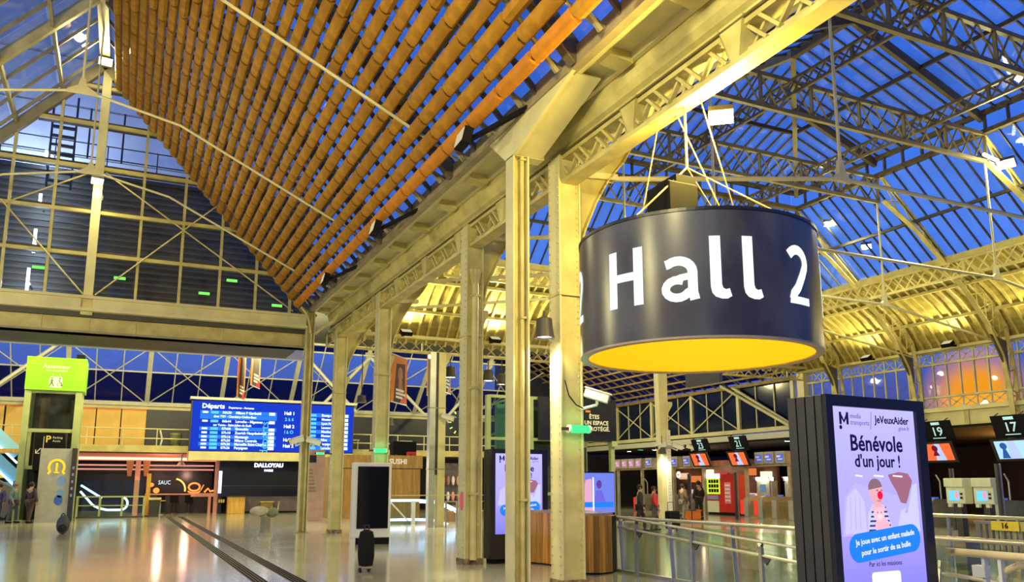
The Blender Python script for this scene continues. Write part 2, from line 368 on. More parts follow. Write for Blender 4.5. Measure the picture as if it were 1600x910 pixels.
# ---------------- roof-top plant block, gangway and ladder seen through the gable
blk = thing('rooftop_block', 'dark grey ribbed plant block on the roof behind the gable glass', 'building', (0, 34, 7.2))
B(-16, 6.2, 33, 37, 7.2, 13.0).obj('body', mat('plant_grey', (.10, .092, .07), .6, var=.3, vscale=.6), blk)
for i in range(24):
    z = 7.4 + i * .23; B(-16, 6.2, 32.94, 33, z, z + .09).obj('cladding_rib', mat('plant_rib', (.115, .105, .078), .6), blk)
B(-16, 6.2, 32.8, 37.1, 12.95, 13.1).obj('coping', STEELD, blk)
up_ = thing('rooftop_wall', 'pale rendered wall rising behind the roof ladder', 'building', (-4, 36.5, 13)); B(-16, 7, 37.2, 37.6, 7.2, 23).obj('wall', mat('pale_render', (.78, .80, .84), .7, var=.15, vscale=.7), up_); B(-16, 7, 37.1, 37.65, 23, 23.2).obj('coping', STEELD, up_)
for z in (15.2, 17.4, 19.6): B(-16, 7, 37.17, 37.2, z, z + .03).obj('joint', GREYP, up_)
wf = thing('added_wall_washer', 'added unseen lamp on the plant block lighting the pale wall behind it', 'lamp', (-4, 35, 13.1)); B(-4.2, -3.8, 34.9, 35.1, 13.1, 13.3).obj('housing', STEELD, wf); B(-4.15, -3.85, 35.1, 35.12, 13.15, 13.28).obj('lens', glow('wash_lens', (.7, .8, 1), 4), wf); lamp_spot('lamp_light', (-4, 35.2, 13.3), (-3, 37.2, 16.5), 900, (.62, .75, 1), 165, .2, wf)  # lamp added out of view to brighten the pale wall
gw = thing('roof_gangway', 'thin steel guard rail along the roof behind the gable glass', 'guard rail', (0, 32, 13.1))
for z in (13.55, 14.05): MB().tube((-12, 32.4, z), (6, 32.4, z), .022, 6).obj('rail', STEELD, gw)
for i in range(11): MB().tube((-11.6 + i * 1.7, 32.4, 13.05), (-11.6 + i * 1.7, 32.4, 14.07), .022, 6).obj('post', STEELD, gw)
ld = thing('roof_ladder', 'dark steel access ladder fixed behind the upper gable panes', 'ladder', (-2.7, 31.6, 12))
for x in (-3.2, -2.45): MB().tube((x, 31.6, 11.9), (x, 31.6, 15.4), .04, 6).obj('stile', STEELD, ld)
for i in range(7): B(-3.2, -2.45, 31.56, 31.66, 12.1 + i * .34, 12.2 + i * .34).obj('rung', STEELD, ld)
for x in (-2.0, -.9): MB().tube((x, 31.4, 13.1), (x, 31.4, 15.0), .035, 6).obj('hoop_post', STEELD, ld)
mast = [(-3.28, 13.0, 'topmost'), (-3.32, 11.4, 'second'), (-3.36, 9.9, 'third'), (-3.44, 8.5, 'lowest')]
for x, z, w in mast:
    t = thing('tube_lamp', f'upright white tube lamp shining through the gable glass, {w} of four', 'lamp', (x, 31.5, z), group='white tube lamps behind the gable')
    h = .42 if z < 11 else .2
    MB().tube((x, 31.5, z - h), (x, 31.5, z + h), .05, 8).obj('glow_tube', glow('cold_tube', (.55, .7, 1), 9), t)
    B(x - .03, x + .03, 31.56, 31.6, z - h - .06, z + h + .06).obj('bracket', STEELD, t); B(x - .02, x + .02, 31.6, 32.95, min(z, 12.8) - .02, min(z, 12.8) + .02).obj('arm', STEELD, t)
    lamp_point('lamp_light', (x, 32.2, z), 60, (.6, .75, 1), .1, t)
for x, z, w in ((-1.0, 8.95, 'just over the sill beside the main mullion'), (-3.0, 8.3, 'below the white tube lamps'), (-.6, 8.2, 'low in the second bay'), (2.1, 7.95, 'low in the fourth bay'), (3.0, 8.5, 'high in the fifth bay'), (4.6, 7.75, 'at the tip of the terracotta screen')):  # green exit-sign reflections in the glass, put in as small glowing boxes
    t = thing('exit_reflection', f'small green glow standing for an exit sign reflected in gable glass, {w}', 'exit lamp', (x * 1.1, 32.9, z * 1.1), group='green reflections in the gable glass')
    B(x * 1.1 - .2, x * 1.1 + .2, 32.83, 32.89, z * 1.12 - .05, z * 1.12 + .05).obj('lens', glow('green_dim', (.25, .9, .12), 1.2), t)
    B(x * 1.1 - .23, x * 1.1 + .23, 32.89, 32.94, z * 1.12 - .08, z * 1.12 + .08).obj('housing', STEELD, t)

# ================================================================ the eaves beam between the two halls
eav = struct('trim_1', (6.1, 12, 7.6), 'cream box gutter and cornice between the two halls')
Y0, Y1 = -6, 29.2
B(5.54, 5.68, Y0, Y1, 7.66, 7.96).obj('edge_angle', mat('edge_grey', (.33, .28, .17), .5, var=.2), eav)
B(5.68, 6.30, Y0, Y1, 7.80, 7.90).obj('soffit', PAINT2, eav)
B(5.68, 5.78, Y0, Y1, 7.68, 7.80).obj('soffit_rib', PAINT2, eav); B(6.22, 6.30, Y0, Y1, 7.68, 7.80).obj('soffit_rib', PAINT2, eav)
y = 28.4
while y > 3:
    MB().prism([(5.74, y, 7.80), (6.24, y, 7.80), (6.24, y, 7.62), (5.86, y, 7.68)], (0, .32, 0)).obj('soffit_bracket', PAINT, eav); y -= 1.75
for dx, dz in ((6.33, 7.72), (6.385, 7.66)): MB().tube((dx, Y0, dz), (dx, Y1, dz), .024, 8).obj('conduit', WHITEP, eav)
prof = [(6.30, 7.86), (6.32, 7.62), (6.36, 7.50), (6.43, 7.40), (6.50, 7.36), (6.50, 7.27), (6.72, 7.27), (6.72, 7.86)]
MB().sweep(prof, (0, Y0, 0), (0, Y1, 0), (1, 0, 0), (0, 0, 1)).obj('cornice', PAINT, eav)
B(6.44, 6.49, Y0, Y1, 7.24, 7.27).obj('cornice_fillet', BROWNP, eav)
gird = thing('lattice_girder', 'cream riveted lattice girder running along the heads of the columns', 'girder', (6.6, 12, 6.73))
B(6.48, 6.74, Y0, Y1, 7.17, 7.27).obj('top_chord', PAINT, gird)
B(6.47, 6.75, Y0, 29.2, 6.73, 6.80).obj('bottom_chord', PAINT, gird); B(6.58, 6.64, Y0, 29.2, 6.80, 6.92).obj('bottom_web', PAINT, gird)
lb = MB().beam((0, -.17, 6.86), (0, .17, 7.2), .045, .07, up=(1, 0, 0)).mesh('lacing_bar', PAINT); lb2 = MB().beam((0, .17, 6.86), (0, -.17, 7.2), .045, .07, up=(1, 0, 0)).mesh('lacing_bar', PAINT)
y = 3.0; k = 0
while y < 29:
    link('lacing_bar', lb if k % 2 else lb2, gird, (6.56 if k % 2 else 6.64, y, 0)); link('lacing_bar', lb2 if k % 2 else lb, gird, (6.68 if k % 2 else 6.52, y + .1, 0)); y += .36; k += 1
y = 2.6
while y < 28:
    MB().prism([(6.44, y - .20, 7.30), (6.80, y - .20, 7.30), (6.74, y - .06, 6.78), (6.48, y - .06, 6.78)], (0, .02, 0)).add([(6.44, y - .20, 7.3), (6.44, y + .28, 7.3), (6.48, y + .12, 6.78), (6.48, y - .06, 6.78)], [(0, 1, 2, 3)]).prism([(6.44, y + .26, 7.30), (6.80, y + .26, 7.30), (6.74, y + .10, 6.78), (6.48, y + .10, 6.78)], (0, .02, 0)).obj('gusset', PAINT, gird); y += 2.33

# ================================================================ columns
def rivets(mb, x, y, z0, z1, step=.11, axis='y', r=.014):
    z = z0
    while z < z1:
        if axis == 'y': mb.box(x - r, x + r, y - r, y, z - r, z + r)
        else: mb.box(x - r, x, y - r, y + r, z - r, z + r)
        z += step
def slender(x, y, lab, haunch=True):
    t = thing('gutter_column', lab, 'column', (x, y, 0), group='slender gutter columns')
    B(x - .15, x - .12, y - .15, y + .15, .03, 7.12 if haunch else 7.7).obj('flange', PAINT2, t); B(x + .12, x + .15, y - .15, y + .15, .03, 7.7).obj('flange', PAINT2, t)
    B(x - .12, x + .12, y - .03, y + .03, .03, 7.7).obj('web', PAINT, t)
    MB().tube((x + .045, y - .085, .05), (x + .045, y - .085, 7.6), .04, 10).obj('downpipe', PAINT, t, smooth=True)
    B(x - .22, x + .22, y - .22, y + .22, 0, .03).obj('base_plate', GREYP, t)
    for z in (1.35, 4.3, 7.05): B(x - .0, x + .10, y - .14, y - .04, z, z + .04).obj('pipe_clip', PAINT, t)
    if haunch:
        B(x - .10, x + .45, y - .13, y + .13, 7.12, 7.8).obj('head_block', PAINT2, t)
        MB().prism([(x - .15, y - .15, 7.10), (x - .15, y + .15, 7.10), (x - .15, y + .9, 7.70), (x - .15, y + .9, 7.8), (x - .15, y - 2.2, 7.8), (x - .15, y - 2.2, 7.66)], (.06, 0, 0)).obj('haunch_plate', PAINT2, t)
        MB().prism([(x - .10, y - .15, 7.13), (x - .10, y - 2.1, 7.67), (x - .10, y - 2.1, 7.70), (x - .10, y - .12, 7.2)], (.5, 0, 0)).obj('haunch_soffit', PAINT2, t)
        MB().prism([(x - .10, y + .15, 7.13), (x - .10, y + .85, 7.67), (x - .10, y + .8, 7.70), (x - .10, y + .12, 7.2)], (.5, 0, 0)).obj('haunch_soffit', PAINT2, t)
    return t
slender(5.72, 11.95, 'slender cream gutter column with flared head, nearest to the drum sign')
slender(5.62, 28.85, 'slender cream corner column under the tip of the terracotta screen', haunch=False)
cc = thing('corner_bracket', 'curved cream bracket joining the corner column to the gutter', 'bracket', (5.7, 28.7, 7))
MB().path([(5.62, 28.7, 6.9), (5.56, 28.6, 7.2), (5.45, 28.5, 7.5), (5.2, 28.4, 7.75)], .05, 6).obj('arm', PAINT, cc)
MB().path([(5.8, 28.7, 6.9), (5.95, 28.2, 7.05), (6.1, 27.4, 7.1), (6.2, 26.4, 7.4)], .05, 6).obj('arm', PAINT, cc)
def oldcol(x, y, lab, arch=True, pipe=False, corbel=False, w=.40, d=.36):
    t = thing('iron_column', lab, 'column', (x, y, 0), group='riveted iron columns of the old hall')
    B(x - w / 2 + .03, x + w / 2 - .03, y - d / 2 + .03, y + d / 2 - .03, .0, 7.25).obj('shaft', PAINT, t)
    B(x - w / 2, x - w / 2 + .03, y - d / 2, y + d / 2, .02, 7.2).obj('flange', PAINT2, t); B(x + w / 2 - .03, x + w / 2, y - d / 2, y + d / 2, .02, 7.2).obj('flange', PAINT2, t)
    B(x - w / 2 - .02, x + w / 2 + .02, y - d / 2 - .02, y + d / 2 + .02, 0, .12).obj('plinth', mat('rusty_foot', (.30, .22, .10), .7, var=.5, vscale=9, col2=(.10, .06, .03)), t)
    m = MB(); rivets(m, x + w / 2 - .06, y - d / 2 + .03, .2, 7.1); rivets(m, x - w / 2, y - d / 2 + .05, .2, 7.1, .14, 'x'); rivets(m, x - w / 2, y + d / 2 - .05, .2, 7.1, .14, 'x')
    m.obj('rivets', PAINT, t, kind='stuff')
    B(x - w / 2 - .015, x + w / 2 + .015, y - d / 2 - .015, y + d / 2 + .015, 4.75, 4.80).obj('collar', PAINT, t)
    if arch:
        pts = [(x + w / 2, 5.35), (x + w / 2 + .10, 5.9), (x + w / 2 + .36, 6.5), (x + w / 2 + .62, 6.95), (x + w / 2 + .95, 7.35), (x + w / 2 + 1.1, 7.62), (x + w / 2, 7.62)]
        MB().prism([(a, y - .03, b) for a, b in pts], (0, .06, 0)).obj('arch_web', PAINT, t)
        m = MB()
        for (a, b), (c, e) in zip(pts[:5], pts[1:6]): m.beam((a, y, b), (c, y, e), .30, .03, up=(0, 0, 1))
        m.obj('arch_flange', PAINT, t)
        m = MB()
        for (a, b), (c, e) in zip(pts[:5], pts[1:6]):
            for q in range(5):
                p = lerp((a, 0, b), (c, 0, e), q / 5); m.box(p.x - .012, p.x + .012, y - .165, y - .15, p.z - .012, p.z + .012)
        m.obj('arch_rivets', PAINT, t, kind='stuff')
    if corbel:
        MB().prism([(x + w / 2, y - .12, 5.35), (x + w / 2 + .14, y - .12, 5.35), (x + w / 2 + .14, y - .12, 5.25), (x + w / 2 + .05, y - .12, 5.05), (x + w / 2, y - .12, 4.8)], (0, .24, 0)).obj('corbel', PAINT, t)
    if pipe:
        MB().tube((x - .02, y - d / 2 - .06, .1), (x - .02, y - d / 2 - .06, 6.2), .075, 12).obj('downpipe', PAINT, t, smooth=True)
        MB().prism([(x - .09, y - d / 2 - .12, 5.9), (x + .05, y - d / 2 - .12, 5.9), (x + .10, y - d / 2 - .12, 6.2), (x - .14, y - d / 2 - .12, 6.2)], (0, .12, 0)).obj('hopper', PAINT, t)
        for z in (1.4, 3.6, 5.6): B(x - .11, x + .07, y - d / 2 - .14, y - d / 2, z, z + .05).obj('pipe_band', PAINT, t)
    if arch:
        e = x + w / 2
        m = MB(); m.tube((e + .02, y - .12, 6.98), (e + .02, y + .12, 6.98), .10, 14)
        m.obj('tie_eye', PAINT2, t)
        MB().beam((e + .02, y - .08, 6.98), (e + .85, y - .08, 7.06), .03, .11).obj('tie_link', PAINT2, t); MB().beam((e + .02, y + .08, 6.98), (e + .85, y + .08, 7.06), .03, .11).obj('tie_link', PAINT2, t)
    return t
oldcol(6.6, 11.9, 'thick riveted cream column with green exit lamp, partly behind the drum sign', arch=True, w=.42, d=.38)
oldcol(6.6, 16.1, 'riveted cream column with a round downpipe and rusty foot', pipe=True, corbel=True)
oldcol(6.62, 23.0, 'riveted cream column rising behind the white kiosk', corbel=True)
oldcol(6.62, 28.3, 'riveted cream column beside the slender corner column', corbel=True)
oldcol(6.6, 5.2, 'riveted cream column closest to the tilted advertising screen', corbel=True) if False else None
# ================================================================ hall 2: the old train hall with raised lantern roof
CXH, WX, WY = 18.8, 31.0, 31.0
LE, LR, AY, LY = 24.4, 15.6, 18.4, 24.2        # lantern eave x, ridge z, hip apex y, lantern end y
lan = struct('ceiling_lantern', (CXH, 12, 12.8), 'hipped glass lantern roof of the old hall')
YS = 5.0; STEP = .5
def hipx(y): return CXH + max(0, (y - AY)) * (LE - CXH) / (LY - AY)
def lz(x): return LR - (abs(x - CXH)) * (LR - 13.55) / (LE - CXH)
def pane(parent, pts, m=GLASSR, t=(0, 0, .02)): MB().prism(pts, t).obj('pane', m, parent)
y = YS
while y < LY - .05:
    y2 = min(y + STEP, LY); xa, xb = hipx(y), hipx(y2)
    for sg in (1, -1):
        X = lambda a: CXH + sg * (a - CXH)
        xm = (CXH + LE) / 2
        if xb < xm: pane(lan, [(X(xa), y, lz(xa)), (X(xm), y, lz(xm)), (X(xm), y2, lz(xm)), (X(xb), y2, lz(xb))])
        x0a, x0b = max(xa, xm), max(xb, xm)
        q = [(X(x0a), y, lz(x0a)), (X(LE), y, lz(LE)), (X(LE), y2, lz(LE))] + ([(X(x0b), y2, lz(x0b))] if x0b < LE - .01 else [])
        pane(lan, q)
        if xa < LE - .1: MB().beam((X(xa), y, lz(xa) - .04), (X(LE), y, lz(LE) - .04), .045, .08).obj('glazing_bar', BROWNP, lan)
    y = y2
x = CXH - (LE - CXH)
while x < LE - .05:                                   # far hip
    x2 = x + STEP if x + STEP < LE else LE
    f = lambda a: AY + abs(a - CXH) * (LY - AY) / (LE - CXH); g = lambda yy: LR - (yy - AY) * (LR - 13.55) / (LY - AY)
    ya, yb = f(x), f(x2)
    q = [(x, LY, g(LY)), (x, ya, g(ya)), (x2, yb, g(yb)), (x2, LY, g(LY))]
    pane(lan, [p for i, p in enumerate(q) if i == 0 or Vector(p) != Vector(q[i - 1])])
    MB().beam((x, ya, g(ya) - .04), (x, LY, g(LY) - .04), .045, .08).obj('glazing_bar', BROWNP, lan)
    x = x2
MB().beam((CXH, YS, LR - .12), (CXH, AY, LR - .12), .2, .3).obj('ridge_beam', BROWNP, lan)
for sg in (1, -1):
    MB().beam((CXH, AY, LR - .12), (CXH + sg * (LE - CXH), LY, 13.45), .16, .26).obj('hip_rafter', GREYP, lan)
    MB().beam((CXH + sg * 2.8, YS, lz(CXH + 2.8) - .12), (CXH + sg * 2.8, AY + 2.9, lz(CXH + 2.8) - .12), .08, .14).obj('purlin', STEELD, lan)
    B(CXH + sg * (LE - CXH) - .1, CXH + sg * (LE - CXH) + .1, YS, LY, 13.44, 13.58).obj('eaves_plate', BROWNP, lan)
    B(CXH + sg * (LE - CXH) - .12, CXH + sg * (LE - CXH) + .12, YS, LY, 12.78, 12.92).obj('lantern_sill', BROWNP, lan)
B(CXH - 5.6, CXH + 5.6, LY - .1, LY + .1, 13.44, 13.58).obj('eaves_plate', BROWNP, lan); B(CXH - 5.6, CXH + 5.6, LY - .12, LY + .12, 12.78, 12.92).obj('lantern_sill', BROWNP, lan)
MB().beam((CXH - 2.8, AY + 2.9, lz(CXH + 2.8) - .12), (CXH + 2.8, AY + 2.9, lz(CXH + 2.8) - .12), .08, .14).obj('purlin', STEELD, lan)
FR = [7.6, 11.8, 16.0, 20.2]
for fy in FR:
    for sg in (1, -1):
        if fy < AY: MB().beam((CXH, fy, LR - .2), (CXH + sg * (LE - CXH), fy, 13.35), .14, .30).obj('principal_rafter', BROWNP, lan)
        else:
            xx = hipx(fy); MB().beam((CXH + sg * (xx - CXH), fy, lz(xx) - .2), (CXH + sg * (LE - CXH), fy, 13.35), .14, .30).obj('principal_rafter', BROWNP, lan)
# clerestory strip under the lantern eaves
cle = struct('window_1', (CXH, 12, 12.9), 'low clerestory strip under the lantern eaves')
y = YS
while y < LY - .3:
    for sg in (1, -1):
        xx = CXH + sg * (LE - CXH); pane(cle, [(xx, y + .04, 12.92), (xx, y + .74, 12.92), (xx, y + .74, 13.44), (xx, y + .04, 13.44)], GLASSR, (.02, 0, 0))
        B(xx - .05, xx + .05, y - .035, y + .035, 12.92, 13.44).obj('mullion', BROWNP, cle)
    y += .78
x = CXH - 5.6
while x < LE - .3:
    pane(cle, [(x + .04, LY, 12.92), (x + .74, LY, 12.92), (x + .74, LY, 13.44), (x + .04, LY, 13.44)], GLASSR, (0, .02, 0)); B(x - .035, x + .035, LY - .05, LY + .05, 12.92, 13.44).obj('mullion', BROWNP, cle); x += .78
# lower glazed roof and boarded cove
low = struct('ceiling_lower', (CXH, 12, 10), 'lower glass roof slopes of the old hall')
IN0, Z0_, IN1, Z1_ = 6.6, 12.82, 3.5, 10.05
y = YS
while y < WY - IN1 - .05:
    y2 = y + STEP
    for sg in (1, -1):
        X = lambda i: CXH + sg * (WX - i - CXH)
        ia = max(IN1, min(IN0, WY - y)); ib = max(IN1, min(IN0, WY - y2)); zz = lambda i: Z1_ + (i - IN1) * (Z0_ - Z1_) / (IN0 - IN1)
        q = [(X(ia), y, zz(ia)), (X(IN1), y, Z1_), (X(IN1), y2, Z1_)] + ([(X(ib), y2, zz(ib))] if ib > IN1 + .02 else [])
        pane(low, q); MB().beam((X(ia), y, zz(ia) - .04), (X(IN1), y, Z1_ - .04), .04, .08).obj('glazing_bar', STEELD if sg > 0 else BROWNP, low)
    y = y2
x = 6.6 + IN1
while x < WX - IN1 - .05:
    x2 = x + STEP; dx = lambda a: min(a - 6.6, WX - a)
    ia, ib = min(IN0, dx(x)), max(IN1, min(IN0, dx(x2))); zz = lambda i: Z1_ + (i - IN1) * (Z0_ - Z1_) / (IN0 - IN1)
    q = [(x, WY - IN1, Z1_), (x, WY - ia, zz(ia)), (x2, WY - ib, zz(ib)), (x2, WY - IN1, Z1_)]
    q = [p for i, p in enumerate(q) if (Vector(p) - Vector(q[i - 1])).length > .01]
    if len(q) > 2: pane(low, q)
    MB().beam((x, WY - ia, zz(ia) - .04), (x, WY - IN1, Z1_ - .04), .04, .08).obj('glazing_bar', STEELD, low); x = x2
for i, z in ((5.0, Z1_ + (1.5) * (Z0_ - Z1_) / 3.1),):
    B(WX - i - .05, WX - i + .05, YS, WY - i, z - .16, z - .05).obj('purlin', STEELD, low); B(6.6 + i, WX - i, WY - i - .05, WY - i + .05, z - .16, z - .05).obj('purlin', STEELD, low)
for sg in (1, -1):
    MB().beam((CXH + sg * (LE - CXH), LY, 12.7), (CXH + sg * (WX - IN1 - CXH), WY - IN1, 9.95), .16, .26).obj('hip_rafter', GREYP, low)
cov = struct('wall_cove', (WX, 20, 7.3), 'boarded cove in yellow paint above the clerestory')
CP = [(3.5, 9.98), (2.5, 9.52), (1.5, 8.92), (.7, 8.22), (.2, 7.6), (0, 7.25)]
BOARD = mat('cove_boards', (.44, .36, .10), .65, var=.35, vscale=1.2, col2=(.30, .24, .06), stretch=(1, 1, 6), bump=.2)
BATT = mat('cove_batten', (.62, .53, .19), .55, var=.2)
def covesurf(kind):
    for (i0, z0), (i1, z1) in zip(CP, CP[1:]):
        m = MB()
        if kind == 'r': m.prism([(WX - i0, YS, z0), (WX - i1, YS, z1), (WX - i1, WY - i1, z1), (WX - i0, WY - i0, z0)], (.04, 0, .04))
        elif kind == 'f': m.prism([(6.6 + i0, WY - i0, z0), (6.6 + i1, WY - i1, z1), (WX - i1, WY - i1, z1), (WX - i0, WY - i0, z0)], (0, .04, .04))
        else: m.prism([(6.8 + i0, YS, z0), (6.8 + i1, YS, z1), (6.8 + i1, WY - i1, z1), (6.8 + i0, WY - i0, z0)], (-.04, 0, .04))
        m.obj('board_panel', BOARD, cov)
for k in 'rfl': covesurf(k)
def cbm(imax):
    m = MB(); pts = [(i, z) for i, z in CP if i <= imax + 1e-6]
    if imax < 3.5:
        for (i0, z0), (i1, z1) in zip(CP, CP[1:]):
            if i0 > imax > i1: pts = [(imax, z1 + (z0 - z1) * (imax - i1) / (i0 - i1))] + pts
    for (i0, z0), (i1, z1) in zip(pts, pts[1:]): m.beam((-i0, 0, z0 - .05), (-i1, 0, z1 - .05), .085, .12)
    return m.mesh('batten', BATT)
fullb = cbm(3.5)
y = YS
while y < WY - .25:
    me = fullb if WY - y >= 3.5 else cbm(WY - y)
    link('batten', me, cov, (WX, y, 0)); y += .42
x = 6.9
while x < WX - .25:
    i = min(x - 6.6, WX - x); me = fullb if i >= 3.5 else cbm(max(.25, i))
    link('batten', me, cov, (x, WY, 0), rot=(0, 0, R(90))); x += .42
for i, z in ((2.2, 9.32), (.95, 8.40)):
    B(WX - i - .08, WX - i + .06, YS, WY - i, z - .12, z).obj('cove_purlin', PAINT, cov); B(6.6 + i, WX - i, WY - i - .08, WY - i + .06, z - .12, z).obj('cove_purlin', PAINT, cov)
B(WX - .35, WX + .02, YS, WY, 7.18, 7.30).obj('cove_sill', PAINT2, cov); B(6.7, WX, WY - .35, WY + .02, 7.38, 7.50).obj('cove_sill', PAINT2, cov)
B(WX - 3.62, WX - 3.44, YS, WY - 3.5, 9.86, 10.08).obj('cove_fascia', PAINT, cov); B(10.1, WX - 3.5, WY - 3.62, WY - 3.44, 9.86, 10.08).obj('cove_fascia', PAINT, cov)
def lattice_girder(name, lab, p, q, depth, n, w=.035, m=PAINT, chord=.09, grp=None):
    p = Vector(p); q = Vector(q)
    t = thing(name, lab, 'girder', tuple(lerp(p, q, .5)), group=grp)
    up = Vector((0, 0, depth))
    MB().beam(p, q, chord, chord).obj('bottom_chord', m, t); MB().beam(p + up, q + up, chord, chord).obj('top_chord', m, t)
    lacing(MB(), p, q, (0, 0, 1), depth, n, w).obj('lacing', m, t, kind='stuff')
    for i in range(0, n + 1, max(1, n // 6)): MB().beam(lerp(p, q, i / n), lerp(p, q, i / n) + up, w * 2, w).obj('upright', m, t)
    return t
lattice_girder('lattice_girder', 'pale X-laced girder running below the glass along the lit cove', (WX - 3.55, YS, 9.22), (WX - 3.55, WY - 3.55, 9.22), .62, 44, .05)
lattice_girder('lattice_girder', 'X-laced girder at the head of the far end cove behind the drum sign', (10.15, WY - 3.55, 9.22), (WX - 3.55, WY - 3.55, 9.22), .62, 34, .05)
lattice_girder('lattice_girder', 'olive lattice girder at the foot of the far end cove between the columns', (6.7, WY, 6.87), (WX, WY, 6.87), .52, 44, .05)
for k, fy in enumerate(FR + [24.2]):
    nm = ['first', 'second', 'third', 'fourth', 'last'][k]
    lattice_girder('roof_truss', f'lattice truss across the lantern roof, {nm} from the tilted advertising screen', (CXH - 5.6, fy, 11.85), (LE, fy, 11.85), .95, 18, .05, OLIVE, .12, 'lattice trusses under the lantern')
for xx, lab in ((16.1, 'dark laced purlin girder under the lantern on the column side of the ridge'), (21.4, 'dark laced purlin girder under the lantern on the gate side of the ridge')):
    lattice_girder('purlin_girder', lab, (xx, YS, 12.35), (xx, LY, 12.35), .40, 46, .05, BROWNP, .08, 'purlin girders under the lantern')
# curved lattice ribs down to the gate wall
INR = [(24.4, 11.85), (26.0, 10.95), (27.4, 9.85), (28.6, 8.75), (29.5, 7.7), (30.2, 6.5), (30.45, 5.2), (30.5, 4.2)]
OUT = [(24.4, 12.75), (26.3, 11.1), (27.6, 9.95), (29.0, 9.25), (29.9, 8.55), (30.6, 7.7), (30.85, 6.0), (30.9, 4.2)]
RY = [7.6, 11.8, 16.0, 20.0, 24.2, 28.4]
for k, ry in enumerate(RY):
    t = thing('arch_rib', f'curved lattice rib springing from the gate wall, {["first","second","third","fourth","fifth","sixth"][k]} from the advertising screen', 'roof rib', (30.7, ry, 4.2), group='curved ribs of the gate wall')
    m = MB(); 
    for a, b in zip(INR, INR[1:]): m.beam((a[0], ry, a[1]), (b[0], ry, b[1]), .20, .05)
    m.obj('inner_flange', PAINT, t); m = MB()
    for a, b in zip(OUT, OUT[1:]): m.beam((a[0], ry, a[1]), (b[0], ry, b[1]), .16, .05)
    m.obj('outer_flange', PAINT, t); m = MB()
    for i in range(7):
        for u in (0, .5):
            a = lerp((INR[i][0], ry, INR[i][1]), (INR[i + 1][0], ry, INR[i + 1][1]), u); b = lerp((OUT[i][0], ry, OUT[i][1]), (OUT[i + 1][0], ry, OUT[i + 1][1]), u + .5)
            c = lerp((INR[i][0], ry, INR[i][1]), (INR[i + 1][0], ry, INR[i + 1][1]), u + .5); d = lerp((OUT[i][0], ry, OUT[i][1]), (OUT[i + 1][0], ry, OUT[i + 1][1]), u)
            m.beam(a, b, .04, .03, up=(0, 1, 0)); m.beam(c, d, .04, .03, up=(0, 1, 0))
    m.obj('lacing', PAINT, t, kind='stuff')
    MB().prism([(30.5, ry - .03, 7.1), (30.5, ry - .03, 5.9), (30.1, ry - .03, 6.4), (29.6, ry - .03, 7.3)], (0, .06, 0)).obj('gusset', BROWNP, t)
# tie rods with hangers across the old hall
for k, fy in enumerate([11.9, 16.0, 20.2, 24.2]):
    t = thing('hall_tie', f'jointed tie rod with hangers spanning the old hall, {["first","second","third","fourth","fifth"][k]} from the advertising screen', 'tie rod', (CXH, fy, 7.9), group='tie rods of the old hall')
    MB().path([(7.6 if fy == 11.9 else 6.76, fy, 7.05 if fy == 11.9 else 6.95), (13.3, fy, 8.0)], .05, 8).obj('rod', PAINT2, t, smooth=True); MB().path([(13.3, fy, 8.0), (24.3, fy, 8.0)], .05, 8).obj('rod', PAINT2, t, smooth=True); MB().path([(24.3, fy, 8.0), (30.5, fy, 7.05)], .05, 8).obj('rod', PAINT2, t, smooth=True)
    for xx in (13.3, 24.3):
        MB().tube((xx, fy, 8.0), (xx, fy, 11.85), .035, 8).obj('hanger', PAINT2, t); MB().prism([(xx - .28, fy - .05, 7.93), (xx + .28, fy - .05, 7.93), (xx + .1, fy - .05, 8.12), (xx + .05, fy - .05, 8.4), (xx - .05, fy - .05, 8.4), (xx - .1, fy - .05, 8.12)], (0, .1, 0)).obj('joint', PAINT2, t)
# ---------------- gate wall: windows, lattice bands and fascia
gw_ = struct('wall_gates', (WX, 18, 4), 'upper wall over the platform gates with a long band of windows')
def xband(z0, z1):
    y = YS
    while y < WY - .1:
        m = MB().beam((WX, y, z0), (WX, y + .62, z1), .045, .03, up=(1, 0, 0)).beam((WX, y, z1), (WX, y + .62, z0), .045, .03, up=(1, 0, 0)).beam((WX, y, z0), (WX, y, z1), .06, .05, up=(1, 0, 0))
        m.obj('cross_lattice', PAINT2, gw_, kind='stuff'); y += .62
xband(6.66, 7.18); xband(4.80, 5.22)
y = YS
while y < WY - .1:
    pane(gw_, [(WX, y + .03, 5.28), (WX, y + .59, 5.28), (WX, y + .59, 6.60), (WX, y + .03, 6.60)], GLASS, (.015, 0, 0)); B(WX - .05, WX + .03, y - .025, y + .025, 5.22, 6.66).obj('mullion', PAINT2, gw_); y += .62
for z in (4.74, 5.22, 6.62, 7.14): B(WX - .10, WX + .06, YS, WY, z, z + .08).obj('rail', PAINT2, gw_)
B(WX - .22, WX + .2, YS, WY + .2, 4.0, 4.74).obj('fascia', PAINT2, gw_); B(WX - .34, WX + .2, YS, WY, 4.62, 4.78).obj('cornice', PAINT2, gw_)
for ry in RY + [9.7, 13.9, 18.0, 22.1, 26.3]: B(WX - .27, WX - .2, ry - .1, ry + .1, 4.0, 4.62).obj('pilaster', PAINT, gw_)
B(WX - .3, WX + .15, WY - .25, WY + .2, 0, 7.3).obj('corner_post', PAINT2, gw_)
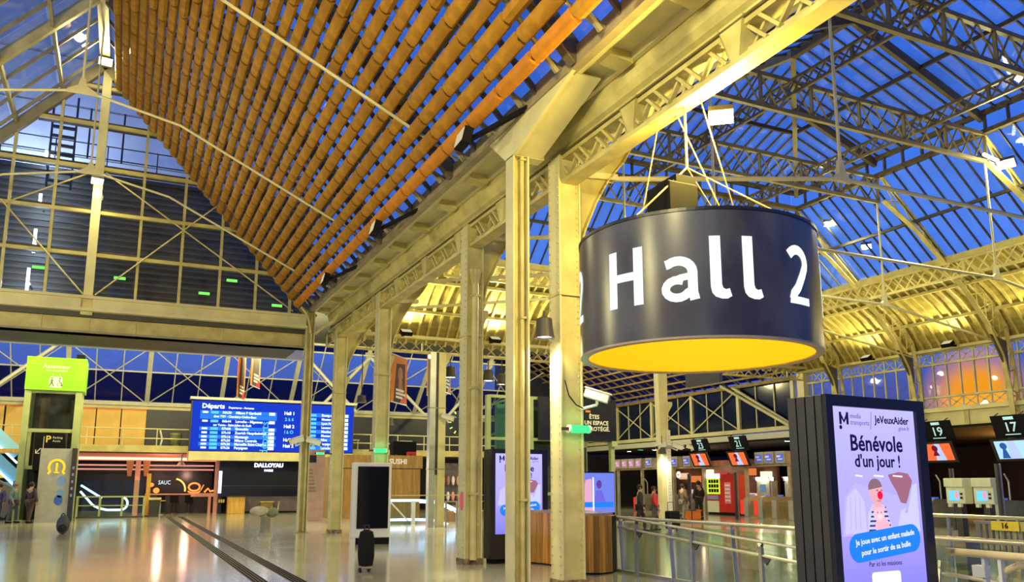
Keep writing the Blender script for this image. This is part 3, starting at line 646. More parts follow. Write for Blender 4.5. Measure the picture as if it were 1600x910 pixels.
# ---------------- the cross concourse beyond
PALEST = mat('pale_steel', (.62, .62, .52), .45, var=.1)
con = struct('window_2', (2, 52, 6.4), 'sloping glass roof above the far mezzanine')
FA, FB = (50.0, 10.15), (54.0, 6.42)
def fs(t, x): return Vector((x, FA[0] + (FB[0] - FA[0]) * t, FA[1] + (FB[1] - FA[1]) * t))
posts = [-16 + 4.22 * i + .05 for i in range(10)]     # mains
x = -15.9; k = 0
while x < 24:
    x2 = x + 1.405
    pane(con, [fs(.13, x + .03), fs(.13, x2 - .03), fs(.53, x2 - .03), fs(.53, x + .03)], GLASSR, (0, .015, .015)); pane(con, [fs(.55, x + .03), fs(.55, x2 - .03), fs(1, x2 - .03), fs(1, x + .03)], GLASSF, (0, .015, .015))
    pane(con, [fs(0, x + .03), fs(0, x2 - .03), fs(.10, x2 - .03), fs(.10, x + .03)], GLASSF, (0, .015, .015))
    MB().beam(fs(0, x), fs(1, x), .26 if k % 3 == 0 else .06, .22 if k % 3 == 0 else .08).obj('main_mullion' if k % 3 == 0 else 'mullion', PALEST, con)
    x = x2; k += 1
for t_, w in ((0, .2), (.115, .12), (.54, .10), (1.0, .3)): MB().beam(fs(t_, -16) - Vector((0, .1, 0)), fs(t_, 24) - Vector((0, .1, 0)), w, w * .8).obj('transom', PALEST, con)
for i in range(10):
    a = -15.9 + i * 4.215
    MB().tube(fs(.2, a) - Vector((0, .2, 0)), fs(1, a + 4.2) - Vector((0, .2, 0)), .035, 6).obj('brace_rod', PALEST, con); MB().tube(fs(1, a) - Vector((0, .2, 0)), fs(.2, a + 4.2) - Vector((0, .2, 0)), .035, 6).obj('brace_rod', PALEST, con)
    MB().prism([fs(.07, a - .3) - Vector((0, .16, 0)), fs(.07, a + .3) - Vector((0, .16, 0)), fs(.17, a + .12) - Vector((0, .16, 0)), fs(.17, a - .12) - Vector((0, .16, 0))], (0, .03, 0)).obj('node_plate', PAINT, con)
for a, b in ((-3.32, -7.0), (9.4, 12.6), (13.5, 10.2), (13.6, 17.0), (21.9, 18.6)):
    MB().tube((a, 49.8, 9.5), (b, 49.2, 6.0), .10, 10).obj('raking_strut', PALEST, con, smooth=True)
B(-16, 24, 53.9, 54.3, 6.05, 6.42).obj('foot_beam', PAINT2, con)
grd = struct('ceiling_trellis', (28, 42, 7.1), 'sloping timber trellis ceiling over the far gates')
def gp(x, y, o=0): return Vector((x, y, 7.1 + .55 * (31 - x) + o))
for i in range(16):
    x = 31 - i * .6; MB().beam(gp(x, 31.6, -.08), gp(x, 53, -.08), .09, .10).obj('long_batten', mat('trellis', (.30, .20, .07), .6, var=.3), grd)
for i in range(22):
    y = 31.9 + i * .98; MB().beam(gp(31, y, .02), gp(21.6, y, .02), .06, .10).obj('cross_batten', MATS['trellis'], grd)
B(30.8, 31.1, 31.3, 53, 6.95, 7.14).obj('edge_beam', MATS['trellis'], grd)
for i in range(5):
    y = 31.6 + i * 4.28; pane(grd, [gp(31, y, .15), gp(21.4, y, .15), gp(21.4, y + 4.2, .15), gp(31, y + 4.2, .15)], GLASSF)
rw = struct('window_3', (31, 42, 4.6), 'braced dark glass wall above the far gates')
for i in range(6):
    y = 31.8 + i * 4.2
    B(30.9, 31.1, y - .11, y + .11, 4.5, 7.0).obj('main_post', PAINT2, rw)
    if i < 5:
        for j in range(3): pane(rw, [(31.05, y + j * 1.4, 4.66), (31.05, y + j * 1.4 + 1.38, 4.66), (31.05, y + j * 1.4 + 1.38, 6.95), (31.05, y + j * 1.4, 6.95)], mat('night_glass', (.006, .012, .05), .12, var=.3, vscale=.5), (.02, 0, 0))
        for j in (1, 2): B(30.98, 31.04, y + j * 1.4 - .03, y + j * 1.4 + .03, 4.6, 7.0).obj('mullion', PAINT2, rw)
        if i: MB().tube((30.92, y, 4.65), (30.92, y + 4.2, 6.9), .04, 6).obj('brace_rod', PAINT2, rw); MB().tube((30.92, y, 6.9), (30.92, y + 4.2, 4.65), .04, 6).obj('brace_rod', PAINT2, rw)
MB().tube((30.8, 36.2, 7.0), (30.8, 31.9, 4.7), .09, 8).obj('raking_strut', PAINT2, rw, smooth=True); MB().tube((30.6, 37.0, 7.2), (30.6, 31.4, 4.4), .09, 8).obj('raking_strut', PAINT2, rw, smooth=True)
B(30.8, 31.15, 31.2, 53, 4.42, 4.64).obj('bottom_rail', PAINT2, rw); B(30.7, 31.15, 31.2, 53, 4.0, 4.34).obj('fascia', mat('fascia_white', (.62, .61, .5), .4), rw)
# platforms behind the gates, and outer walls
tag(B(30.4, 46, 4.0, 54, 3.9, 4.0).obj('ceiling_platform', BLACKM), kind='structure')
tag(B(45.8, 46, 4, 54, 0, 4).obj('wall_platform', mat('platform_dark', (.03, .025, .035), .6, var=.5, vscale=.4)), kind='structure')
tag(B(-16, 46, 54.3, 54.6, 0, 6.4).obj('wall_back', mat('back_dark', (.03, .03, .04), .6, var=.4, vscale=.6)), kind='structure')
tag(B(24, 31.2, 53, 54, 0, 11).obj('wall_corner', mat('corner_dark', (.02, .022, .045), .5, var=.4)), kind='structure')
tag(B(-16, 24, 37.7, 50.1, 10.2, 10.35).obj('ceiling_concourse', mat('deck_dark', (.10, .10, .09), .7, var=.2)), kind='structure')
mez = struct('ceiling_mezzanine', (4, 51, 3.45), 'mezzanine deck along the far side')
B(-16, 24, 48.6, 54.3, 3.42, 3.62).obj('deck', mat('deck_soffit', (.22, .20, .15), .6, var=.2), mez)
B(-16, 24, 48.5, 48.6, 3.36, 3.72).obj('edge_fascia', PAINT, mez)
B(-16, 24, 53.8, 54.3, 3.62, 6.1).obj('rear_panel', mat('mezz_dark', (.018, .020, .045), .4, var=.4, vscale=.5), mez)
# ================================================================ lamps
def flood(loc, aim, power, lab, size=.28, angle=150, col=WARM, lens=True, arm=None, grp='flood lamps', spill=0):
    t = thing('flood_lamp', lab, 'lamp', loc, group=grp)
    d = (Vector(aim) - Vector(loc)).normalized(); p = Vector(loc)
    hs_ = MB().beam(p - d * .16, p, size * 1.25, size * .8).obj('housing', BLACKM if not lens else STEELD, t)
    MB().beam(p, p + d * .012, size * 1.1, size * .66).obj('lens', FLOODL if lens else glow('dim_lens', (1, .85, .5), .6), hs_)
    if arm: MB().beam(arm, p - d * .16, .07, .07).obj('arm', BLACKM, t)
    lamp_spot('lamp_light', p + d * .06, p + d * 3, power, col, angle, .12, t)
    if spill: lamp_point('lamp_spill', p + d * .25, spill, col, .15, t)
    return t
flood((-1.52, 28.0, 15.25), (-.6, 20, 8), 700, 'bright flood lamp high on the gable under the ridge', .34, spill=30)
flood((-1.47, 28.6, 11.35), (-.6, 22, 4), 480, 'bright flood lamp on the gable mullion below the tie plate', .30, spill=30)
flood((6.95, 8.15, 6.50), (5.4, 6.2, 3.6), 700, 'glaring flood lamp on the lattice girder above the drum sign', .26, angle=165, spill=800, col=GOLD)
flood((24.9, 15.7, 11.75), (20, 14, 5), 2600, 'flood lamp at the truss end next to a short white tube', .42, spill=150)
flood((25.3, 23.4, 12.1), (22, 20, 5), 1500, 'small flood lamp peeking out beside the edge of the drum sign', .34, spill=60)
flood((27.9, 23.9, 11.6), (24, 21, 5), 1500, 'small flood lamp in front of the lower glass slope', .34, spill=60)
b_ = thing('tube_lamp', 'short white tube lamp beside the truss flood lamp', 'lamp', (24.0, 15.6, 11.75)); MB().tube((23.4, 15.4, 11.7), (24.5, 15.7, 11.8), .05, 8).obj('glow_tube', WHITEL, b_); MB().tube((23.9, 15.6, 11.8), (23.9, 16, 11.95), .02, 6).obj('bracket', STEELD, b_)
for y, lab in ((12.45, 'black projector on a long arm under the screen, over the flared column head'), (18.0, 'black projector on an arm at the middle of the gutter'), (23.3, 'black projector on an arm close to the screen tip'), (7.3, 'black projector on an arm out over the drum sign')):
    flood((4.85, y, 7.55), (-6, y + .6, 10.0), 260, lab, .36, lens=False, arm=(5.6, y - 1.3, 7.72), grp='projectors along the gutter', angle=75)
for k, y in enumerate((8.5, 13.9, 18.1, 22.2, 26.3)):
    flood((30.1, y, 7.36), (28.2, y, 10.2), 260, f'dark uplight on the cove sill of the gate wall, {["first","second","third","fourth","fifth"][k]} from the advertising screen', .36, lens=False, arm=(30.68, y, 7.27), grp='cove uplights', angle=175)
for k, x in enumerate((9.6, 13.4, 17.5, 22.0, 26.2)):
    flood((x, 30.1, 7.55), (x, 28.8, 9.6), 720, f'dark uplight on the end cove sill, {["first","second","third","fourth","fifth"][k]} from the columns', .36, lens=False, arm=(x, 30.68, 7.46), grp='end cove uplights', angle=175)
def bell(loc, h, lab, power=260, rod=1.0, r=.2):
    t = thing('bell_lamp', lab, 'lamp', loc, group='bell lamps'); x, y, z = loc
    sh_ = MB().lathe([(.05, h), (r * .75, h * .9), (r * .85, h * .35), (r, 0), (r * .95, 0.01), (r * .8, h * .35), (.02, h * .86)], loc, 16).obj('shade', STEELD, t, smooth=True)
    MB().lathe([(0, .04), (r * .9, .04)], loc, 16).obj('lens', glow('bell_lens', (1, .95, .82), 12), sh_)
    MB().tube((x, y, z + h), (x, y, z + h + rod), .02, 6).obj('stem', STEELD, t)
    lamp_spot('lamp_light', (x, y, z - .02), (x, y, 0), power, (1, .88, .62), 130, .15, t)
bell((6.10, 11.72, 3.98), .36, 'black bell lamp bracketed to the thick column beside the drum sign', 420, .1, .17)
bell((8.13, 31, 4.75), .3, 'bell lamp glowing beside the blue departures board', 350, 1.85)
bell((9.25, 31, 3.92), .3, 'bell lamp in front of the portrait banner', 350, 2.68)
bell((11.79, 31, 5.92), .5, 'bell lamp hanging just behind the pair of pale posts', 500, .48, .26)
bell((13.48, 31, 5.87), .5, 'bell lamp hanging behind the column with the downpipe', 500, .52, .26)
bell((14.1, 31, 5.75), .5, 'smallest bell lamp hanging in front of the trellis ceiling', 500, .65, .22)
bell((22.0, 30.82, 3.0), .3, 'twin bell lamp on the thin column in front of the braced glass', 300, .5, .2)
for k, (x, y) in enumerate(((30.6, 46.6), (30.6, 43.7), (30.6, 40.8), (30.6, 36.0), (30.6, 32.0))):
    t = thing('gate_downlight', f'round downlight under the fascia over the platform gates, {["farthest","second farthest","middle","beside sign 21","beside the advertising screen"][k]}', 'lamp', (x, y, 3.82), group='downlights over the gates')
    MB().lathe([(.14, .12), (.16, 0), (.0, 0)], (x, y, 3.82), 14).obj('housing', STEELD, t); MB().lathe([(0, -.006), (.13, -.006)], (x, y, 3.82), 14).obj('lens', glow('downlens', (1, .86, .75), 22), t)
    lamp_spot('lamp_light', (x, y, 3.78), (x - .3, y, 0), 190, (1, .82, .6), 140, .12, t)
# added fill lamps, out of sight, hung high over both halls
SV = [((-5.5, 6, 7.4), 1500, 'over the entrance side of the glass hall'), ((1.2, 4.5, 7.6), 1500, 'over the open floor near the gutter'), ((-6.5, 18, 7.4), 1300, 'beyond the frame beside the gable hall'), ((1.0, 40, 8.5), 1500, 'over the guidance strips'), ((-7, 41, 8.6), 1500, 'over the lift tower'), ((7.0, 42, 9.0), 1500, 'over the departures board'), ((15.5, 40, 9.0), 1300, 'over the wooden pavilion'), ((23.0, 42, 8.8), 1300, 'over the trellis ceiling side'), ((15.3, 19.4, 8.3), 1500, 'behind the drum sign')]
for loc, pw, wh in SV:
    t = thing('fill_lamp', f'round grey added fill lamp hung high {wh}', 'lamp', loc, group='added fill lamps'); x, y, z = loc
    MB().lathe([(.05, .22), (.22, .15), (.26, 0), (.24, 0), (.1, .12)], loc, 16).obj('shade', GREYP, t); MB().lathe([(0, .03), (.23, .03)], loc, 16).obj('lens', glow('fill_lens', (1, .88, .6), 4), t)
    MB().tube((x, y, z + .2), (x, y, 10.21 if y > 39 and x < 23 else z + (2.5 if y > 15 else 3)), .015, 6).obj('cable', STEELD, t)
    lamp_point('lamp_light', (x, y, z - .25), pw, (1, .88, .40), .25, t)
def exitlamp(x, y, z, lab, rz=0, big=1.0, arm=None):
    t = thing('exit_lamp', lab, 'exit lamp', (x, y, z), group='green exit lamps')
    L = .17 * big
    MB().tube((x - L, y, z), (x + L, y, z), .065 * big, 10).obj('lens', GREENL, t, smooth=True)
    for sg in (-1, 1): MB().tube((x + sg * L, y, z), (x + sg * (L + .03), y, z), .07 * big, 10).obj('end_cap', WHITEP, t)
    MB().beam((x - L - .02, y, z), (x - L - .14 * big, y + .02, z), .05, .05).obj('bracket', STEELD, t)
    if arm: MB().beam((x, y, z), arm, .04, .04).obj('arm', STEELD, t)
    lamp_point('lamp_light', (x, y - .12, z), 2.5, (.15, 1, .5), .05, t)
exitlamp(6.66, 11.60, 2.50, 'lit green exit lamp strapped round the thick column')
exitlamp(6.55, 22.76, 2.57, 'lit green exit lamp on the column behind the white kiosk')
exitlamp(5.98, 28.0, 2.66, 'small green exit lamp by the slender corner column', big=.6, arm=(6.43, 28.2, 2.66))
exitlamp(5.75, 48.3, 3.28, 'green exit lamp under the departures board over the bakery', big=1.6)
exitlamp(30.75, 45.5, 3.935, 'tiny green exit lamp under the fascia of the far gates', big=1)
def cctv(x, y, z, yaw, s, lab, arm=(0, .2, -.1)):
    t = thing('security_camera', lab, 'camera', (x, y, z), group='security cameras'); d = Vector((math.cos(yaw), math.sin(yaw), -.32)).normalized(); p = Vector((x, y, z))
    hs_ = MB().beam(p - d * .20 * s, p + d * .20 * s, .16 * s, .14 * s).obj('housing', WHITEP, t, bev=.02 * s); MB().beam(p - d * .19 * s + Vector((0, 0, .085 * s)), p + d * .25 * s + Vector((0, 0, .085 * s)), .18 * s, .02 * s).obj('sun_shield', WHITEP, t)
    MB().tube(p + d * .2 * s, p + d * .215 * s, .055 * s, 12).obj('lens', BLACK, hs_)
    a = p + Vector(arm); MB().path([p - Vector((0, 0, .07 * s)), p - Vector((0, 0, .14 * s)), a], .018 * s + .006, 6).obj('bracket_arm', WHITEP, t)
    return t
cc1 = cctv(7.02, 11.62, 3.06, R(-35), 1.05, 'large white security camera angled down from the thick column', (-.25, .1, -.22))
MB().path([(6.44, 11.66, 3.3), (6.50, 11.64, 3.05), (6.62, 11.62, 2.9), (6.76, 11.64, 2.85)], .012, 6).obj('cable', BLACK, cc1)
cctv(5.25, 28.5, 3.10, R(185), 1.3, 'white security camera facing the entrance on the corner column', (.25, .2, -.05)); cctv(5.85, 28.5, 3.08, R(-20), 1.3, 'white security camera facing the kiosks on the corner column', (-.15, .2, .05))
cctv(11.45, 30.3, 4.24, R(-30), 1.3, 'white security camera on the pair of pale posts', (-.1, .25, .05))
cctv(22.0, 30.9, 3.35, R(190), 1.3, 'white security camera on the thin column, pointing to the counter', (.2, .2, -.02)); cctv(22.9, 30.9, 3.35, R(-20), 1.3, 'white security camera on the thin column, pointing to the gates', (-.3, .2, -.02))
cctv(29.6, 38.6, 3.75, R(-60), 1.4, 'white security camera hung under the far fascia beside sign 23', (1.15, .1, .27))
# ================================================================ the round Hall 2 sign
DX, DY, DR, DZ0, DZ1 = 6.7, 8.5, 1.54, 3.25, 4.77
sg_ = thing('drum_sign', 'big dark round hanging sign reading Hall 2 with glowing yellow inside', 'sign', (DX, DY, DZ0))
def drum_mat():
    m = mat('drum_skin', (.085, .085, .108), .28, var=.35, vscale=1.3, col2=(.035, .03, .045), spec=.5, stretch=(1, 1, .6)); return m
skin_ = MB().lathe([(DR, 0), (DR, DZ1 - DZ0)], (DX, DY, DZ0), 96).obj('outer_skin', drum_mat(), sg_, smooth=True)
MB().lathe([(DR + .004, -.012), (DR + .004, .012), (DR - .10, .012), (DR - .10, -.012), (DR + .004, -.012)], (DX, DY, DZ0), 96).obj('bottom_rim', mat('rim_grey', (.30, .24, .20), .4), sg_, smooth=True)
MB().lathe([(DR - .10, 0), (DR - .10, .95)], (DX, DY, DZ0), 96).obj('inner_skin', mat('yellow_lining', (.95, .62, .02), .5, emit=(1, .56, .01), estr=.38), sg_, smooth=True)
MB().lathe([(0, .95), (DR - .10, .95)], (DX, DY, DZ0), 96).obj('light_ceiling', glow('yellow_diffuser', (1, .66, .03), .85), sg_)
MB().lathe([(DR, 0), (0, .02)], (DX, DY, DZ1 - .02), 96).obj('top_lid', BLACK, sg_)
MB().lathe([(DR + .01, -.03), (DR + .01, .01), (DR - .04, .01)], (DX, DY, DZ1), 96).obj('top_rim', BLACK, sg_)
B(DX - .55, DX - .06, DY - .2, DY + .3, DZ1, DZ1 + .78).obj('control_box', BLACKM, sg_, bev=.03)
B(DX - .40, DX - .08, DY - .18, DY + .25, DZ1 + .78, DZ1 + .88).obj('control_box_lid', BLACKM, sg_)
B(DX + .9, DX + 1.15, DY - .75, DY - .5, DZ1, DZ1 + .08).obj('beacon', WHITEP, sg_)
ring = Vector((6.62, 8.5, 5.85))
for a in (20, 110, 200, 290):
    MB().tube(ring, (DX + (DR - .12) * math.cos(R(a)), DY + (DR - .12) * math.sin(R(a)), DZ1), .012, 6).obj('sling', mat('sling_rust', (.42, .28, .12), .5), sg_)
MB().tube(ring, (6.62, 8.5, 6.73), .02, 8).obj('hanger', MATS['sling_rust'], sg_)
for dx, dy, tx, ty in ((.5, -.4, 6.65, 8.2), (1.0, .2, 6.68, 8.75), (-.6, .5, 6.55, 9.0)): MB().tube((DX + dx, DY + dy, DZ1), (tx, ty, 6.73), .011, 6).obj('safety_cable', MATS['sling_rust'], sg_)
f0 = math.atan2(-DY, -DX)
def strokes(ch):                 # letter outlines on a 0..h grid, heavy humanist sans
    w = .125
    if ch == 'H': return .50, [[(0, 0), (w, 0), (w, .70), (0, .70)], [(.37, 0), (.37 + w, 0), (.37 + w, .70), (.37, .70)], [(w, .31), (.37, .31), (.37, .41), (w, .41)]]
    if ch == 'l':
        o = [(0, .74), (.125, .74), (.125, .17), (.138, .125), (.17, .108), (.21, .12), (.235, .03), (.185, .0), (.12, .0), (.05, .025), (.014, .07), (0, .14)]
        return .22, [o]
    return 0, []
def arc(cx, cy, rx, ry, a0, a1, n): return [(cx + rx * math.cos(R(a0 + (a1 - a0) * i / n)), cy + ry * math.sin(R(a0 + (a1 - a0) * i / n))) for i in range(n + 1)]
def ribbon(pts, w):              # a thick line as a chain of quads
    out = []; L = []; Rr = []
    for i, p in enumerate(pts):
        a = pts[max(0, i - 1)]; b = pts[min(len(pts) - 1, i + 1)]; d = Vector((b[0] - a[0], b[1] - a[1])).normalized(); nx, ny = -d.y, d.x
        L.append((p[0] + nx * w / 2, p[1] + ny * w / 2)); Rr.append((p[0] - nx * w / 2, p[1] - ny * w / 2))
    for i in range(len(pts) - 1): out.append([L[i], L[i + 1], Rr[i + 1], Rr[i]])
    return out
def glyph(ch):
    if ch == 'a':
        q = ribbon([(.035, .425)] + arc(.175, .33, .165, .135, 130, 0, 8) + [(.34, .10), (.36, .0)], .11) + ribbon(arc(.165, .135, .135, .105, 60, 330, 12) + [(.34, .115)], .10) + ribbon([(.34, .285), (.2, .262), (.13, .235)], .08)
        return .42, q
    if ch == '2':
        q = ribbon([(.03, .58)] + arc(.175, .505, .155, .15, 130, -20, 9) + [(.27, .36), (.17, .20), (.09, .12), (.065, .045)], .115) + [[(.015, 0), (.385, 0), (.385, .09), (.03, .09)]]
        return .42, q
    return strokes(ch)
def drumword(cen):
    pos = {'H': -41.5, 'a': -14.0, 'l': 6.0, 'l2': 20.0, '2': 42.5}
    for key, a in pos.items():
        wdt, quads = glyph(key[0]); m = MB()
        for qd in quads:
            xs_ = [p[0] for p in qd]; x0, x1 = min(xs_), max(xs_)
            n = max(1, int((x1 - x0) / .05 + .999)); k = 0
            for i in range(n):
                lo, hi = x0 + (x1 - x0) * i / n, x0 + (x1 - x0) * (i + 1) / n
                c = clip(clip(list(qd), lambda p: p[0] - lo), lambda p: hi - p[0])
                if len(c) < 3: continue
                pts = []
                for u, v in c:
                    an = f0 + R(a + cen) + u / DR; pts.append((DX + (DR + .006) * math.cos(an), DY + (DR + .006) * math.sin(an), 3.68 + v))
                m.add(pts, [tuple(range(len(pts)))])
        m.obj('letter_' + {'l2': 'l', '2': 'two', 'a': 'a', 'H': 'h', 'l': 'l'}[key], LETTER, skin_)
for c in (0, -125.5, 123): drumword(c)
lamp_point('drum_glow', (DX, DY, DZ0 + .55), 14, (1, .75, .2), .3, sg_)

# ================================================================ advertising columns
SCR = {}
def adscreen_mat():
    m = bpy.data.materials.new('lavender_screen'); m.use_nodes = True; t = m.node_tree; t.nodes.clear()
    tx = nn(t, 'ShaderNodeTexCoord'); sp = nn(t, 'ShaderNodeSeparateXYZ'); t.links.new(tx.outputs['Generated'], sp.inputs[0])
    r_ = ramp(t, [(0, (.22, .20, .80)), (.45, (.42, .36, .92)), (1, (.50, .48, 1.0))]); t.links.new(sp.outputs[2], r_.inputs[0])
    e = nn(t, 'ShaderNodeEmission'); t.links.new(r_.outputs[0], e.inputs[0]); e.inputs[1].default_value = 1.05
    o = nn(t, 'ShaderNodeOutputMaterial'); t.links.new(e.outputs[0], o.inputs[0]); return m
ADS = adscreen_mat(); ADW = glow('screen_white', (.80, .80, 1.0), 1.0)
def gcol(name, c, s=1.0): return glow('screen_' + name, c, s)
def disc(cx, cz, rx, rz, n=20, a0=0, a1=360): return [(cx + rx * math.cos(R(a0 + (a1 - a0) * i / n)), cz + rz * math.sin(R(a0 + (a1 - a0) * i / n))) for i in range(n + (0 if a1 - a0 == 360 else 1))]
def flat(pts, y, m, parent, name='print', th=.002): return MB().prism([(a, y, b) for a, b in pts], (0, th, 0)).obj(name, m, parent)
def kiosk(loc, rz, lab, detail=True, wht=ADS):
    t = thing('advertising_column', lab, 'advert screen', loc, rz, group='advertising columns'); W_, D_, H_ = 1.265, .42, 2.345
    B(0, W_, .05, D_, .12, H_).obj('body', BLACK, t, bev=.01); B(.03, W_ - .03, .08, D_ - .03, 0, .12).obj('plinth', BLACKM, t)
    for i in range(4):
        y0 = .03 + i * (D_ - .03) / 4; B(-.035, .0, y0, y0 + (D_ - .03) / 4 - .012, .1, H_ + .005).obj('side_fin', CHAR, t, bev=.004); B(W_, W_ + .03, y0, y0 + (D_ - .03) / 4 - .012, .1, H_ + .005).obj('side_fin', CHAR, t, bev=.004)
    f = B(-.035, W_ + .03, .0, .05, H_ - .085, H_ + .01).obj('front_frame_top', BLACK, t); B(-.035, .045, .0, .05, .1, H_ - .085).obj('front_frame_side', BLACK, t); B(W_ - .09, W_ + .03, .0, .05, .1, H_ - .085).obj('front_frame_side', BLACK, t); B(.045, W_ - .09, .0, .05, .1, .60).obj('front_frame_bottom', BLACK, t)
    s = B(.045, W_ - .09, .03, .05, .60, H_ - .085).obj('screen', wht, t)
    cx = .62; F_ = .026
    def tx(st, sz, z, m, x=cx, off=.0, rot=0, sxx=1.0, al='CENTER'): text(st, sz, m, (x, F_, z), (R(90), R(-rot), 0), s, off, .0008, al, sxx)
    K = gcol('ink', (.012, .008, .06)); BL = gcol('blue', (.02, .22, .92)); LT = gcol('paper', (.9, .9, 1))
    tx('Bénévole', .192, 1.95, K, off=.004); tx("d'un jour !", .148, 1.80, K, off=.003)
    m_ = MB()
    for qd in ribbon([(.165, 2.11), (.165, 2.215)], .03) + ribbon([(.255, 2.11), (.255, 2.215)], .03) + ribbon([(.160, 2.205), (.21, 2.135), (.26, 2.205)], .028): m_.add([(a, F_, b) for a, b in qd], [(0, 1, 2, 3)])
    m_.obj('logo_mark', K, s)
    flat(disc(.165, 2.085, .018, .018, 10), F_, K, s)
    tx('media', .06, 2.185, gcol('grey', (.16, .13, .40)), x=.29, al='LEFT'); tx('transports', .06, 2.13, MATS['screen_grey'], x=.29, al='LEFT')
    flat([(.555, 2.08), (.56, 2.08), (.58, 2.23), (.575, 2.23)], F_, MATS['screen_grey'], s)
    tx('JeVeuxAider', .092, 2.165, K, x=.62, al='LEFT', off=.002); tx('.gouv.fr', .06, 2.155, MATS['screen_grey'], x=1.115, al='RIGHT', sxx=.8) if False else tx('.gouv.fr', .055, 2.10, MATS['screen_grey'], x=.93, al='LEFT')
    # picture: a bed, a small child in a striped top with a red clown nose and a soft toy, a grown-up in white leaning over
    F2 = .027
    flat([(.10, 1.18), (.15, 1.50), (.30, 1.62), (.62, 1.55), (.95, 1.5), (1.05, 1.2)], F2, gcol('sheet', (.50, .45, .97)), s)
    flat([(.13, 1.2), (.18, 1.50), (.30, 1.58), (.40, 1.46), (.41, 1.2)], F2 - .001, gcol('pillow', (.60, .56, 1.0)), s)
    for q in (.2, .26, .32): flat([(q, 1.24), (q + .012, 1.24), (q + .03, 1.50), (q + .02, 1.50)], F2 - .0012, MATS['screen_sheet'], s)
    flat([(.42, 1.2), (.44, 1.36), (.50, 1.44), (.62, 1.44), (.70, 1.36), (.75, 1.2)], F2 - .002, gcol('stripe_a', (.62, .60, .98)), s)
    for i in range(6):
        z = 1.215 + i * .038; hw = .155 - i * .012; flat([(.585 - hw, z), (.585 + hw, z), (.585 + hw - .006, z + .016), (.585 - hw + .006, z + .016)], F2 - .003, gcol('stripe_b', (.05, .05, .26)), s)
    flat([(.52, 1.40), (.62, 1.40), (.61, 1.47), (.53, 1.47)], F2 - .0035, gcol('skin', (.80, .42, .50)), s)
    flat(disc(.565, 1.535, .086, .098), F2 - .004, MATS['screen_skin'], s); flat(disc(.478, 1.53, .016, .03, 10), F2 - .004, MATS['screen_skin'], s)
    flat(disc(.552, 1.575, .092, .082, 16, 8, 190), F2 - .0045, gcol('hair', (.26, .15, .19)), s)
    for q in (.575, .632): flat(disc(q, 1.557, .014, .007, 8), F2 - .005, MATS['screen_hair'], s)
    flat(disc(.608, 1.515, .036, .036), F2 - .005, gcol('nose', (.85, .01, .06)), s); flat(disc(.592, 1.468, .03, .009, 10), F2 - .005, gcol('smile', (.75, .2, .3)), s)
    flat(disc(.61, 1.25, .095, .085), F2 - .006, gcol('toy', (.86, .48, .60)), s); flat(disc(.575, 1.355, .072, .062), F2 - .0062, gcol('toy2', (.90, .55, .66)), s)
    for q in (.515, .635): flat(disc(q, 1.41, .026, .026, 10), F2 - .006, MATS['screen_toy'], s)
    flat(disc(.585, 1.335, .03, .022, 10), F2 - .0066, gcol('muzzle', (.95, .70, .78)), s)
    for q in (.555, .605): flat(disc(q, 1.37, .007, .008, 8), F2 - .0066, MATS['screen_hair'], s)
    flat([(.74, 1.69), (.9, 1.715), (1.02, 1.70), (1.07, 1.64), (1.02, 1.52), (.96, 1.44), (.89, 1.45), (.84, 1.55), (.78, 1.62)], F2 - .002, gcol('face2', (.36, .14, .22)), s)
    flat([(1.13, 1.62), (1.07, 1.60), (1.02, 1.48), (.94, 1.40), (.88, 1.38), (.84, 1.28), (.80, 1.2), (1.13, 1.2)], F2 - .0025, gcol('coat', (.60, .60, 1.0)), s)
    flat([(1.04, 1.58), (1.06, 1.59), (.97, 1.36), (.93, 1.36)], F2 - .003, gcol('lapel', (.44, .44, .95)), s)
    for q, w in ((.30, .09), (.54, .13), (.80, .13)): flat([(q, 1.675), (q + w, 1.668), (q + w, 1.682), (q, 1.688)], F2 - .007, LT, s)
    # slanted blue bubble
    pill = []
    for a in disc(.28, 1.02, .118, .118, 10, 90, 270) + disc(1.0, 1.02, .118, .118, 10, -90, 90):
        u = Vector((a[0] - .64, a[1] - 1.02)); c_, s_ = math.cos(R(5)), math.sin(R(5)); pill.append((.635 + u.x * c_ - u.y * s_, 1.115 + u.x * s_ + u.y * c_))
    flat(pill, F2 - .008, BL, s)
    for st, z in (('Je joue avec un enfant malade', 1.16), ('pour le sortir de sa bulle', 1.07)): text(st, .066, LT, (.635, F2 - .0095, z), (R(90), R(-5), 0), s, .0008, .0008, 'CENTER')
    tx('Par ici les missions', .058, .945, K); flat(disc(.46, .85, .03, .03, 6, 90, 180) + disc(.46, .62, .03, .03, 6, 180, 270) + disc(.78, .62, .03, .03, 6, 270, 360) + disc(.78, .85, .03, .03, 6, 0, 90), F2 - .001, LT, s)
    return t
a1 = kiosk((5.30, 5.04, 0), R(5), 'tall black advertising column with bright lavender screen beside the stair rail')
a2 = kiosk((6.98, 15.75, 0), R(2), 'tall black advertising column behind the slender column, screen half hidden')
def wkiosk():
    t = thing('information_kiosk', 'white framed kiosk with a blank black screen on black plinth', 'kiosk', (5.72, 22.45, 0), R(-4))
    B(0, 1.08, .0, .26, .18, 2.22).obj('body', WHITEP, t, bev=.02); B(.14, 1.06, .03, .25, 0, .18).obj('plinth', BLACKM, t); B(.15, .99, -.012, .02, .44, 2.10).obj('screen', mat('dead_screen', (.006, .006, .012), .12), t)
    B(.135, 1.005, -.006, .0, .425, 2.115).obj('bezel', BLACK, t); B(0, .12, 0, .26, 0, .18).obj('side_foot', WHITEP, t)
wkiosk()
